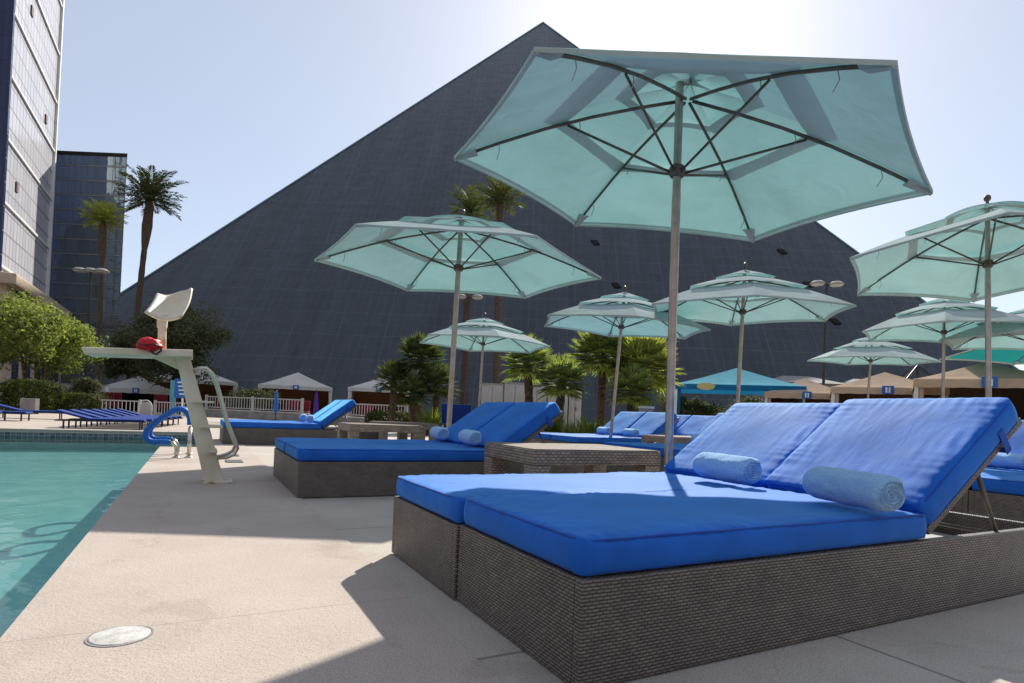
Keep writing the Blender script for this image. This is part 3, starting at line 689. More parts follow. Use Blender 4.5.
# ------------------------------------------------------------------ lifeguard stand
t = empty('lifeguard_stand', (.17, 5.66, 0))
def P(x, y, Y=5.66):     # point of the photo on the stand's plane, in the stand's own coordinates
    r = fwd + rt*((x-CX)/F) - up*((y-CY)/F); k = Y/r.y; return Vector((r.x*k-.17, 0, H+r.z*k))
def prism(pts, y0, y1):
    n = len(pts); g = MB(); g.add([(p.x, y0, p.z) for p in pts]+[(p.x, y1, p.z) for p in pts],
        [tuple(range(n)), tuple(range(2*n-1, n-1, -1))]+[(i, i+n, (i+1) % n+n, (i+1) % n) for i in range(n)]); return g
prism([P(205, 484), P(225, 484), P(190, 357), P(176, 357)][::1], -.10, .10).build('leaning_post', M_fiber, t, bevel=.012)
MB().box(P(204, 484).x-.015, P(232, 484).x, -.13, .13, .0, .016).build('base_plate', M_rust, t, bevel=.004)
prism([P(85, 349), P(193, 351.5), P(193, 358.5), P(88, 355.5)], -.20, .20).build('platform', M_fiber, t, bevel=.01)
prism([P(150, 356.5), P(178, 357.5), P(184, 372)], -.05, .05).build('gusset', M_fiber, t, bevel=.004)
prism([P(157.5, 350), P(166, 350), P(166.5, 317), P(158.5, 317)], -.045, .045).build('seat_post', M_rust, t, bevel=.008)
prism([P(157, 328), P(167, 328), P(168, 315), P(157.5, 315)], -.052, .052).build('seat_bracket', M_fiber, t, bevel=.008)
# moulded seat shell: s-shaped profile swept in y
NL, NR, FL, FR = (144, 312.5), (181.5, 318), (156, 294), (192.8, 291.2)
g = MB(); nx_, ny = 18, 12
for i in range(nx_+1):
    u_ = i/nx_
    for j in range(ny+1):
        v_ = j/ny
        x = (NL[0]*(1-u_)+NR[0]*u_)*(1-v_)+(FL[0]*(1-u_)+FR[0]*u_)*v_; y = (NL[1]*(1-u_)+NR[1]*u_)*(1-v_)+(FL[1]*(1-u_)+FR[1]*u_)*v_
        y += 4.2*4*u_*(1-u_)*(1-.85*v_) + 1.4*v_*math.sin(u_*PI*2) + (-2.2*(max(0, u_-.8)/.2)**2)*v_; x += 2.6*math.sin(PI*v_)*(2*u_-1)*(1 if u_ > .5 else -.6)
        q = P(x, y, 5.50+.26*v_); q.y = 5.50+.26*v_-5.66+.10*math.sin(PI*u_); g.v.append(q)
for i in range(nx_):
    for j in range(ny): a = i*(ny+1)+j; g.f.append((a, a+1, a+ny+2, a+ny+1))
me = g.build('seat_shell', M_fiber, t, smooth=True); sm = me.modifiers.new('thick', 'SOLIDIFY'); sm.thickness = .018; sm.offset = -1
# steps on the post
for (x0, y0, x1) in ((192, 401, 214), (200, 425.5, 222), (208, 450, 217)):
    a, b = P(x0, y0), P(x1, y0); MB().box(a.x, b.x, -.17, .17, a.z-.012, a.z+.006).build('step', M_fiber, t, bevel=.003)
for yy in (-.17, .17):
    c = [(193, 372), (198, 369), (206, 369), (212, 374), (216, 382), (221, 400), (227, 422), (234, 440), (236.5, 447), (233, 453), (226, 456), (214, 458)]
    pts = [P(*q)+Vector((0, yy*(.3 if k in (0, 11) else 1), 0)) for k, q in enumerate(c)]
    MB().tube(pts, .0135, 10).build('handrail', M_steel, t, smooth=True)
    bb_ = P(194, 371); MB().box(bb_.x-.03, bb_.x+.05, yy*.3-.02, yy*.3+.02, bb_.z-.03, bb_.z+.02).build('rusty_clamp', M_rust, t, bevel=.005)
    bb_ = P(211, 458); MB().box(bb_.x-.04, bb_.x+.04, yy*.3-.02, yy*.3+.02, bb_.z-.025, bb_.z+.02).build('rusty_clamp', M_rust, t, bevel=.005)
tag(t, 'weathered white lifeguard stand with raised seat, footboard and ladder at the pool edge', 'lifeguard stand')
q = P(151, 347); g = MB()
for k in range(6): pass
def blob(c, rx, ry, rz, sd, n=20, m=12, am=.2):
    V = []; Fc = []
    for i in range(m+1):
        th = PI*i/m
        for j in range(n):
            ph = 2*PI*j/n; d = Vector((math.sin(th)*math.cos(ph), math.sin(th)*math.sin(ph), math.cos(th)))
            r = 1+am*noise.noise(d*2.2+Vector((sd, 0, 0)))
            V.append((c[0]+d.x*rx*r, c[1]+d.y*ry*r, c[2]+d.z*rz*r))
    for i in range(m):
        for j in range(n): a = i*n+j; b = i*n+(j+1) % n; Fc.append((a, b, b+n, a+n))
    return MB().add(V, Fc)
b = empty('rescue_bag', (.17+q.x, 5.66-.21, q.z))
blob((0, -.02, 0), .088, .06, .052, 2, am=.35).build('bag_body', M_red, b, smooth=True)
MB().tube([(-.07, -.075, .0), (-.02, -.085, -.012), (.03, -.085, .004), (.075, -.07, -.01)], .006, 6).build('strap', M_iron, b, smooth=True)
MB().tube([(.01, -.05, -.03), (.03, -.06, -.065), (.055, -.05, -.075), (.085, -.03, -.04), (.08, -.02, .02)], .008, 6).build('strap', M_iron, b, smooth=True)
tag(b, 'red rescue bag with black straps hanging on the lifeguard stand footboard', 'bag')

# ------------------------------------------------------------------ pool hand rails
def make_rail(second):
    t = empty('pool_handrail', (-.12, 8.15 + second*.62, 0))
    def Q(x, y):
        r = fwd + rt*((x-CX)/F) - up*((y-CY)/F); k = 8.15/r.y; return Vector((r.x*k+.12, 0, H+r.z*k))
    c = [(190, 425), (190, 419), (187.5, 413), (182, 409.5), (175, 410), (168, 414), (158, 420.5), (150, 427), (146, 433), (147, 439), (153, 442), (162, 442), (170, 442.5)]
    pts = [Q(*a) for a in c]; sm = []
    for i in range(len(pts)-1):
        for k in range(4):
            s = k/4; p0, p1, p2, p3 = pts[max(i-1, 0)], pts[i], pts[i+1], pts[min(i+2, len(pts)-1)]
            sm.append(.5*((2*p1)+(-p0+p2)*s+(2*p0-5*p1+4*p2-p3)*s*s+(-p0+3*p1-3*p2+p3)*s**3))
    sm.append(pts[-1])
    rr = [.033*(1+.06*math.sin(i*2.5)) for i in range(len(sm))]
    MB().tube(sm, rr, 12).build('rubber_sleeve', M_hose, t, smooth=True)
    a = Q(190, 428); MB().tube([(a.x, 0, 0), (a.x, 0, a.z)], .021, 12).build('upright', M_steel, t, smooth=True)
    MB().tube([Q(169, 442.5), Q(173, 443), Q(176, 447), Q(176.5, 452), (Q(176.5, 452).x, 0, 0)], .021, 12).build('upright', M_steel, t, smooth=True)
    for xx in (a.x, Q(176.5, 452).x): MB().lathe([(.045, 0), (.045, .008), (.024, .02)], 20, (xx, 0, 0)).build('floor_flange', M_steel, t, smooth=True)
    return t
a = make_rail(0); tag(a, 'pool handrail in thick blue rubber sleeve, nearer of the two', 'handrail', 'blue sleeved handrails at the pool corner')
a = copy_tree(a); a.location = (-.12, 8.77, 0); tag(a, 'pool handrail in blue rubber sleeve, farther of the two', 'handrail', 'blue sleeved handrails at the pool corner')

# ------------------------------------------------------------------ pyramid and buildings
hw = 98.0; c0 = Vector((48.9, 87.6)); th = .519; ph = 133.6
d = Vector((math.sin(th), math.cos(th))); e = Vector((math.cos(th), -math.sin(th)))
pyr = empty('glass_pyramid', (c0.x+d.x*hw, c0.y+d.y*hw, 0), -th)
names = []
cs = [(-hw, -hw), (hw, -hw), (hw, hw), (-hw, hw)]
sl = math.hypot(hw, ph)
for k in range(4):
    a, b = cs[k], cs[(k+1) % 4]; g = MB()
    g.add([(a[0], a[1], 0), (b[0], b[1], 0), (0, 0, ph)], [(0, 1, 2)]); g.uv = [(-hw, 0), (hw, 0), (0, sl)]
    g.build('glass_face', M_pyr, pyr)
g = MB()
for k in range(4):
    a = cs[k]; MB.tube(g, [(a[0], a[1], 0), (0, 0, ph)], .28, 6)
g.build('hip_trim', M_pyrtrim, pyr)
# small open vents on the face towards the pool
def facepoint(x, y):
    r = fwd + rt*((x-CX)/F) - up*((y-CY)/F); n = Vector((d.x*-ph/sl, d.y*-ph/sl, hw/sl)); p0 = Vector((c0.x, c0.y, 0))
    k = (p0-Vector((0, 0, H))).dot(n)/r.dot(n); w_ = Vector((0, 0, H))+r*k
    rel = Vector((w_.x-pyr.location.x, w_.y-pyr.location.y)); return Vector((rel.dot(e), rel.dot(d), w_.z))
fa = math.atan2(ph, hw)
for (x, y) in ((595, 243), (616, 286), (782, 252), (808, 285), (835, 322), (484, 244)):
    q = facepoint(x, y); g = MB().add([(-.95, .75, .06), (-.2, -.7, .06), (1.0, -.55, .06), (.35, .8, .06), (-.95, .75, .25), (-.2, -.7, .25), (1.0, -.55, .25), (.35, .8, .25)], [(3, 2, 1, 0), (4, 5, 6, 7), (0, 1, 5, 4), (1, 2, 6, 5), (2, 3, 7, 6), (3, 0, 4, 7)])
    g.build('vent', M_dark, pyr, loc=q, rot=(fa, 0, 0))
tag(pyr, 'huge dark blue glass pyramid building filling the background', 'building')

def facade(root, name, A, B, z0, z1, mat):
    L = (Vector(B)-Vector(A)).length; g = MB(); g.add([(A[0], A[1], z0), (B[0], B[1], z0), (B[0], B[1], z1), (A[0], A[1], z1)], [(0, 1, 2, 3)])
    g.uv = [(0, z0), (L, z0), (L, z1), (0, z1)]; return g.build(name, mat, root)
TX = -19.5; TY0, TY1 = 82.0, 105.0; ZT = 90; ZP = 13.4
tw = empty('hotel_tower', (TX-8, TY0+10, 0)); ox, oy = TX-8, TY0+10
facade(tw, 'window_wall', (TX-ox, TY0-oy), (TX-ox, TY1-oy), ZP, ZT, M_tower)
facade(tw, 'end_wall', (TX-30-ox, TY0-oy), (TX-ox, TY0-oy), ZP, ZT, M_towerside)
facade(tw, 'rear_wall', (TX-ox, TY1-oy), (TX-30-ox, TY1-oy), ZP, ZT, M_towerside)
g = MB(); z = ZP+1
while z < ZT: g.box(TX-ox, TX-ox+.22, TY0-oy, TY1-oy, z, z+.28); z += 6.9
g.build('floor_ledge', M_white, tw)
MB().box(TX-ox-.4, TX-ox+.3, TY0-oy-.35, TY0-oy+.25, ZP, ZT).build('corner_pier', M_towerside, tw, boxuv=True)
MB().box(TX-ox-.5, TX-ox+.3, TY1-oy-.3, TY1-oy+.3, ZP, ZT).build('corner_pier', M_white, tw)
for (y, z) in ((89.5, 46), (93, 62.5), (99, 37), (87, 24)): MB().box(TX-ox+.01, TX-ox+.14, y-oy, y-oy+.8, z, z+1.1).build('open_window', M_woodD, tw)
tag(tw, 'tall silver and dark blue hotel tower cut off by the left edge', 'building')
pod = empty('hotel_podium', (TX-8, TY0+6, 0)); ox, oy = TX-8, TY0+6
MB().box(TX-30-ox, TX+1.2-ox, TY0-1.5-oy, TY1+14-oy, 0, ZP-1.2).build('wall', M_beige, pod)
MB().box(TX-31-ox, TX+2.2-ox, TY0-2.5-oy, TY1+15-oy, ZP-1.2, ZP).build('cornice', M_beige, pod, bevel=.2)
MB().box(TX-30-ox, TX+1.6-ox, TY0-1.9-oy, TY1+14.4-oy, 7.0, 7.8).build('string_course', M_beige, pod)
for k in range(6):
    y = TY0+2+k*5.5-oy
    MB().box(TX+1.2-ox, TX+1.26-ox, y, y+2.6, 8.6, 13.6).build('window', M_towerside, pod, boxuv=True)
    MB().box(TX+1.2-ox, TX+1.26-ox, y, y+2.6, 1.0, 5.6).build('window', M_towerside, pod, boxuv=True)
tag(pod, 'beige stucco lower building beneath the silver tower, behind the leafy tree', 'building')
A = at(46, 153, 90); B = at(127, 163, 90); b2 = empty('glass_office_tower', (A.x, A.y, 0)); bd = Vector((B.x-A.x, B.y-A.y)); bl = bd.length; bd.normalize()
b2.rotation_euler = (0, 0, math.atan2(bd.y, bd.x)); zt = 37.4
facade(b2, 'glass_front', (-3, 0), (bl, 0), 0, zt, M_b2); bk = bl-6.8; facade(b2, 'glass_side', (bl, 0), (bk, 9), 0, zt, M_b2); facade(b2, 'glass_back', (bk, 9), (-3, 9), 0, zt, M_b2)
g = MB(); z = 2.0
while z < zt-1: g.box(-3, bl+.05, -.08, 0, z, z+.12); z += 2.25
g.build('floor_line', M_greyconc, b2)
MB().add([(x, y, z) for z in (zt, zt+.5) for x, y in ((-3.2, -.15), (bl+.1, -.15), (bk, 9.1), (-3.2, 9.1))], [(3, 2, 1, 0), (4, 5, 6, 7), (0, 1, 5, 4), (1, 2, 6, 5), (2, 3, 7, 6), (3, 0, 4, 7)]).build('roof', M_dark, b2)
tag(b2, 'dark blue-grey mirrored glass building behind the two tall palms at left', 'building')
# brown ridge added out of view behind the camera, for the glass to mirror
g = MB(); n = 90
for i in range(n+1):
    a = R_(120+190*i/n); hgt = 112+34*noise.noise(Vector((i*.07, 2, 0)))+9*noise.noise(Vector((i*.35, 9, 0)))
    for rr, zz in ((300, -1), (350, hgt*.45), (400, hgt)): g.v.append((math.sin(a)*rr, math.cos(a)*rr, zz))
for i in range(n):
    for k in range(2): a = 3*i+k; g.f.append((a, a+3, a+4, a+1))
struct(g.build('reflected_hills', M_ridge, smooth=True))

# ------------------------------------------------------------------ plants
def quads(pts, sizes, normals, mat, name, parent, aspect=.45, loc=None):
    """many small leaf faces, each an island of its own"""
    n = len(pts); nrm = normals/np.linalg.norm(normals, axis=1)[:, None]
    t = rng.normal(size=(n, 3)); t -= (t*nrm).sum(1)[:, None]*nrm; t /= np.linalg.norm(t, axis=1)[:, None]; b = np.cross(nrm, t)
    s = sizes[:, None]; V = np.empty((n, 4, 3))
    V[:, 0] = pts - t*s; V[:, 1] = pts - b*s*aspect; V[:, 2] = pts + t*s; V[:, 3] = pts + b*s*aspect
    me = bpy.data.meshes.new(name); me.vertices.add(n*4); me.vertices.foreach_set('co', V.reshape(-1))
    me.loops.add(n*4); me.loops.foreach_set('vertex_index', np.arange(n*4)); me.polygons.add(n)
    me.polygons.foreach_set('loop_start', np.arange(n)*4); me.polygons.foreach_set('loop_total', np.full(n, 4)); me.update(calc_edges=True); me.validate()
    me.materials.append(mat); o = bpy.data.objects.new(name, me); col.objects.link(o); o.parent = parent
    if loc is not None: o.location = loc
    return o
def crown_points(clumps, per):
    P_ = []; N_ = []
    for (c, r) in clumps:
        dirs = rng.normal(size=(per, 3)); dirs /= np.linalg.norm(dirs, axis=1)[:, None]
        rad = r*(rng.random(per)**.45)*(1+.25*rng.normal(size=per)*.5)
        P_.append(np.array(c)+dirs*rad[:, None]*np.array([1, 1, .8])); N_.append(dirs+rng.normal(size=(per, 3))*.8+np.array([0, 0, .4]))
    return np.concatenate(P_), np.concatenate(N_)
def make_tree(name, loc, h, rx, rz, cz, mat, nclump, per, leaf, label, trunks=3, cat='tree', group=None, cr=.3):
    root = empty(name, loc)
    clumps = []
    for k in range(nclump):
        dv = rng.normal(size=3); dv /= np.linalg.norm(dv); f = rng.random()**.4*.88
        x, y, z = dv[0]*rx*f, dv[1]*rx*f, cz+dv[2]*rz*f
        x *= 1+.15*rng.normal(); clumps.append(((x, y, z), rx*cr*(.6+.7*rng.random())))
    pts, nr = crown_points(clumps, per)
    quads(pts, leaf*(.6+.8*rng.random(len(pts))), nr, mat, 'crown', root)
    g = MB()
    for k in range(trunks):
        a = 2*PI*k/max(1, trunks)+.4; s = .12*h if trunks > 1 else 0
        p0 = Vector((math.cos(a)*.05*h*(trunks > 1), math.sin(a)*.05*h*(trunks > 1), 0)); p2 = Vector((math.cos(a)*s, math.sin(a)*s, cz-rz*.35))
        p1 = p0.lerp(p2, .5)+Vector((.02*h*math.sin(k*3), .02*h, 0)); r0 = .028*h/(trunks**.35)
        g.tube([p0, p1, p2, p2+Vector((s*.5, 0, rz*.6))], [r0, r0*.75, r0*.5, r0*.15], 8)
        for j in range(5):
            c = Vector(clumps[(k*5+j) % len(clumps)][0]); st = p1.lerp(p2, .3+.6*j/5); mid = st.lerp(c, .5)+Vector((0, 0, .04*h)); g.tube([st, mid, c], [r0*.4, r0*.25, r0*.08], 6)
    g.build('trunk', M_bark, root, smooth=True)
    tag(root, label, cat, group); return root
GD = 20.0
q = at(38, 380, 26); make_tree('leafy_tree', (q.x, q.y, 0), 5.4, 2.9, 1.6, 3.3, M_leafL, 76, 300, .075, 'bright green leafy tree with several trunks at the left edge', 4)
q = at(-22, 380, 30); make_tree('leafy_tree', (q.x, q.y, 0), 5, 1.7, 1.8, 3.1, M_leafL, 34, 260, .08, 'yellow-green leafy tree partly cut off by the left edge', 2)
q = at(176, 380, 34); make_tree('evergreen_tree', (q.x, q.y, 0), 8, 2.6, 2.7, 4.2, M_leafD, 70, 330, .085, 'big dark rounded tree behind the lifeguard stand seat', 1, cr=.34)
q = at(128, 385, 36); make_tree('evergreen_tree', (q.x, q.y, 0), 6, 1.6, 1.9, 3.3, M_leafD, 40, 300, .085, 'dark slimmer tree behind the tall palm trunks', 1, cr=.36)
def hedge(loc, lx, ly, h, rz, mat, label, n, leaf=.05, name='hedge', cat='hedge', dome=.3):
    root = empty(name, loc, rz); pts = np.empty((n, 3)); 
    u = rng.uniform(-1, 1, (n, 3)); f = np.maximum(np.abs(u).max(1), .01); u = u/f[:, None]*(rng.random(n)**.15)[:, None]
    sc_ = 1-.12*(u[:, 2:3] > .2)*(u[:, 0:1]**2)
    pts[:, 0] = u[:, 0]*lx/2; pts[:, 1] = u[:, 1]*ly/2; pts[:, 2] = h/2+u[:, 2]*h/2*(1-dome*(u[:, 0]**4))
    pts += rng.normal(size=(n, 3))*.035; quads(pts, leaf*(.6+.8*rng.random(n)), u+rng.normal(size=(n, 3))*.7, mat, 'foliage', root, .5)
    g = MB()
    for k in range(8): x = -lx*.4+lx*.8*k/7; g.tube([(x, 0, 0), (x+.03, .02, h*.7)], [.02, .008], 5)
    g.build('stem', M_bark, root); tag(root, label, cat); return root
q = at(30, 405, 23); hedge((q.x, q.y, 0), 2.1, .9, 1.25, -yaw, M_leafH, 'rounded clipped hedge below the bright leafy tree', 6500)
q = at(78, 412, 24); hedge((q.x, q.y, 0), 1.7, .6, .8, -yaw, M_leafH, 'low dark clipped hedge right of the rounded hedge', 3500)
q = at(88, 405, 26); make_tree('dark_bush', (q.x, q.y, 0), 1.8, .9, .6, .9, M_leafD, 24, 180, .06, 'dark spreading bush at the foot of the lamp post', 1, cat='bush', cr=.4)
q = at(252, 400, 30); make_tree('dark_bush', (q.x, q.y, 0), 2, 1.3, .75, .85, M_leafD, 34, 240, .06, 'dark bush between the two left cabanas with orange screens', 2, cat='bush', cr=.35)
q = at(390, 415, 20); hedge((q.x, q.y, 0), 1.5, .7, .62, -yaw, M_leafH, 'small dark hedge below the dark fan palms', 2500)

def frond_feather(g, base, az, el, L, droop, nl, wl, leafw, roll=0):
    """pinnate palm frond; leaflets are separate narrow faces"""
    d = Vector((math.cos(az), math.sin(az), 0)); pts = []
    p = Vector(base); a = el
    for i in range(nl+1):
        pts.append(p.copy()); s = L/nl; p = p+(d*math.cos(a)+Vector((0, 0, math.sin(a))))*s; a -= droop/nl*(.4+1.2*i/nl)
    side = Vector((-d.y, d.x, 0))
    for i in range(1, nl):
        t_ = (pts[min(i+1, nl)]-pts[i-1]).normalized(); f = i/nl
        wd = wl*math.sin(PI*min(1, .12+f*.93))**.6*(1 if f > .15 else .4)
        for sg in (-1, 1):
            for rep in (0, .5):
                o = pts[i].lerp(pts[min(i+1, nl)], rep); tip = o + (side*sg*.8+t_*.65+Vector((0, 0, random.uniform(-.35, .25)))).normalized()*wd*random.uniform(.8, 1.1)
                m = o.lerp(tip, .4); n_ = t_*leafw
                g.add([o-n_*.4, m+n_, tip, m-n_], [(0, 1, 2, 3)])
    g.tube(pts[::2] if len(pts) > 6 else pts, [.02*(1-.8*i/len(pts[::2])) for i in range(len(pts[::2]))] if len(pts) > 6 else .01, 4)
def date_palm(loc, top, lean, nf, L, mat, label, bulb=True, tr=.2, group='tall date palms'):
    root = empty('date_palm', loc); g = MB(); n = 26; pts = []; rs = []
    for i in range(n+1):
        f = i/n; pts.append((lean[0]*f**1.3, lean[1]*f**1.3, top*f)); r = tr*(1.15-.25*f)
        if bulb and f > .78: r += tr*.85*math.sin(PI*min(1, (f-.78)/.24))**.8
        r *= 1+.10*(i % 2)+.05*random.uniform(-1, 1); rs.append(r)
    g.tube(pts, rs, 12).build('trunk', M_palmbark, root, smooth=False)
    c = Vector(pts[-1]); g = MB()
    for k in range(nf):
        f = k/nf; az = k*2.39996; el = R_(85-92*f**.9)+random.uniform(-.1, .1)
        frond_feather(g, c+Vector((0, 0, .05)), az, el, L*random.uniform(.85, 1.08)*(.75+.25*math.sin(PI*min(1, f+.25))), R_(58), 20, L*.19, .034*L/2)
    g.build('crown', mat, root)
    tag(root, label, 'palm tree', group); return root
b_ = at(129, 395, 45); c_ = at(150, 202, 45)
date_palm((b_.x, b_.y, 0), c_.z, (c_.x-b_.x, c_.y-b_.y), 44, 3.3, M_palmL, 'tallest left palm with swollen brown crown base, against the sky', True, .19)
b_ = at(97, 395, 40); c_ = at(103, 222, 40)
date_palm((b_.x, b_.y, 0), c_.z, (c_.x-b_.x, c_.y-b_.y), 50, 1.9, mat_leaf('yellow_green_palm_leaf', (.24, .27, .07), (.48, .46, .16), .5), 'palm with yellow-green head in front of the mirrored glass building', True, .13)  # lighter yellow-green leaf colour for this one palm
b_ = at(496, 400, 40); c_ = at(500, 205, 40)
date_palm((b_.x, b_.y, 0), c_.z, (c_.x-b_.x, c_.y-b_.y), 34, 2.6, M_palmL, 'tall palm in front of the pyramid, head under the largest umbrella', False, .22)
b_ = at(464, 400, 44); c_ = at(470, 214, 44)
date_palm((b_.x, b_.y, 0), c_.z, (c_.x-b_.x, c_.y-b_.y), 30, 2.6, M_fanD, 'dark tall palm behind the left centre umbrella', False, .26)
def fan_palm(loc, h, R0, nf, mat, label, group, tr=.09, lean=(0, 0)):
    root = empty('fan_palm', loc); n = 10
    MB().tube([(lean[0]*i/n, lean[1]*i/n, h*i/n) for i in range(n+1)], [tr*(1.1-.1*i/n)*(1+.16*(i % 2)) for i in range(n+1)], 9).build('trunk', M_palmbark, root)
    g = MB(); c = Vector((lean[0], lean[1], h))
    for k in range(nf):
        f = (k+.5)/nf; az = k*2.39996+random.uniform(-.2, .2); el = R_(85-125*f); st = R0*random.uniform(.42, .62)
        dr = Vector((math.cos(az)*math.cos(el), math.sin(az)*math.cos(el), math.sin(el))); o = c+dr*st
        g.tube([c, c+dr*st*.5+Vector((0, 0, .01)), o], .008, 4)
        side = dr.cross(Vector((0, 0, 1))); side = side.normalized() if side.length > .1 else Vector((1, 0, 0)); upv = side.cross(dr).normalized()
        nb = 19; 
        for j in range(nb):
            a = R_(-115+230*j/(nb-1)); bl_ = R0*.55*(1-.25*abs(a)/2)*random.uniform(.85, 1.1)
            di = (dr*math.cos(a)+side*math.sin(a)+upv*(.18-.1*abs(math.sin(a)))).normalized()
            tip = o+di*bl_-Vector((0, 0, .12*bl_*random.uniform(.4, 1.6))); m = o+di*bl_*.5; pw = (side*math.cos(a)-dr*math.sin(a))*.036*R0
            g.add([o, m+pw, tip, m-pw], [(0, 1, 2, 3)])
    g.build('crown', mat, root); tag(root, label, 'palm tree', group); return root
GF = 'bushy fan palms at centre'
for (x, y, dd, R0, nf, mt, lab, ln) in (
    (528, 358, 15.5, .95, 30, M_fanL, 'small pale green fan palm at the left of the central palm clump', -.15),
    (562, 376, 15, .9, 34, M_fanL, 'low dark fan palm second from left in the central palm clump', .1),
    (603, 350, 16.5, 1.25, 38, M_fanL, 'tallest fan palm of the central clump, behind the umbrella pole', 0),
    (642, 362, 16, 1.3, 42, mat_leaf('yellow_fan_leaf', (.16, .20, .06), (.36, .35, .12), .6), 'yellow-green fan palm at the right of the central palm clump', .12),
    (632, 385, 15, .9, 30, M_fanL, 'low green fan palm at the foot of the yellow-green one', 0)):
    q = at(x, y+7, dd); fan_palm((q.x-ln, q.y, 0), q.z, R0*.84, int(nf*1.7), mt, lab, GF, .10, (ln, 0))
GF2 = 'dark fan palms left of centre'  # this clump has a darker leaf colour
for (x, y, dd, R0, nf, lab) in ((421, 352, 19, 1.05, 34, 'tallest dark fan palm in the clump left of centre'), (394, 374, 19, .85, 30, 'short dark fan palm at the left of the clump'),
    (437, 378, 18.4, .9, 30, 'dark fan palm at the right of the clump'), (414, 388, 18, .8, 28, 'lowest dark fan palm in the middle of the clump')):
    q = at(x, y+7, dd); fan_palm((q.x, q.y, 0), q.z, R0*.85, int(nf*1.5), M_fanD, lab, GF2, .1)
def grass_clump(x, y0, dd, n, h, mat, label):
    q = at(x, y0, dd); root = empty('ornamental_grass', (q.x, q.y, 0)); g = MB()
    for k in range(n):
        a = random.uniform(0, 2*PI); r = random.uniform(0, .28); hh = h*random.uniform(.6, 1.1); b = Vector((math.cos(a)*r, math.sin(a)*r, 0)); o = Vector((math.cos(a), math.sin(a), 0)); s = Vector((-o.y, o.x, 0))*.012
        m = b+o*hh*.18+Vector((0, 0, hh*.62)); tp = b+o*hh*random.uniform(.3, .6)+Vector((0, 0, hh))
        g.add([b-s, b+s, m+s, m-s], [(0, 1, 2, 3)]); g.add([m-s, m+s, tp], [(0, 1, 2)])
    g.build('blades', mat, root); tag(root, label, 'plant', 'grassy plants in the palm beds')
for (x, dd, n, h, mt, lab) in ((548, 14, 260, .8, M_grassy, 'yellow-green grassy plant under the small pale fan palm'), (575, 13.5, 220, .62, M_fanL, 'green spiky plant below the low dark fan palm'),
    (592, 14, 240, .72, M_grassy, 'grassy plant left of the centre umbrella pole under the palms'), (452, 17.5, 260, .85, M_leafH, 'olive grassy plant right of the dark fan palms'), (432, 17, 260, .8, M_grassy, 'tall yellowish grass at the foot of the dark fan palms'),
    (668, 14.4, 200, .7, M_leafH, 'dark grassy plant right of the yellow-green fan palm')):
    grass_clump(x, 420, dd, n, h, mt, lab)

# planter wall behind the palms, service cabinets
A = at(480, 410, 24); B = at(568, 410, 24); bv = Vector((B.x-A.x, B.y-A.y)); an = math.atan2(bv.y, bv.x); Lb = bv.length
cuts = [0, .26, .52, .76, 1.0, 1.16]
for i in range(5):
    f0, f1 = cuts[i]*Lb+.03, cuts[i+1]*Lb-.03; off = (0, -.05, .02, -.12, .06)[i]; hh = (1.88, 1.95, 1.93, 2.08, 1.8)[i]
    t = empty('utility_cabinet', (A.x+math.cos(an)*(f0), A.y+math.sin(an)*f0, 0), an)
    MB().box(0, f1-f0, off, off+.8, .1, hh).build('cabinet_body', M_palegrey, t, bevel=.01)
    MB().box(-.02, f1-f0+.02, off-.03, off+.83, hh, hh+.05).build('cap', M_greyconc, t)
    MB().box(.05, f1-f0-.05, off+.05, off+.7, 0, .1).build('plinth', M_dark, t)
    MB().box((f1-f0)/2-.008, (f1-f0)/2+.008, off-.004, off, .2, hh-.1).build('door_gap', M_dark, t)
    MB().box((f1-f0)/2+.03, (f1-f0)/2+.05, off-.03, off-.001, .95, 1.1).build('handle', M_iron, t)
    tag(t, ('pale grey utility cabinet, leftmost in the row behind the second loungers', 'pale grey utility cabinet, second from the left in the row', 'pale grey utility cabinet, third from the left in the row', 'tallest pale grey utility cabinet in the row', 'grey utility cabinet half behind the small pale fan palm')[i], 'cabinet', 'utility cabinets in front of the pyramid')

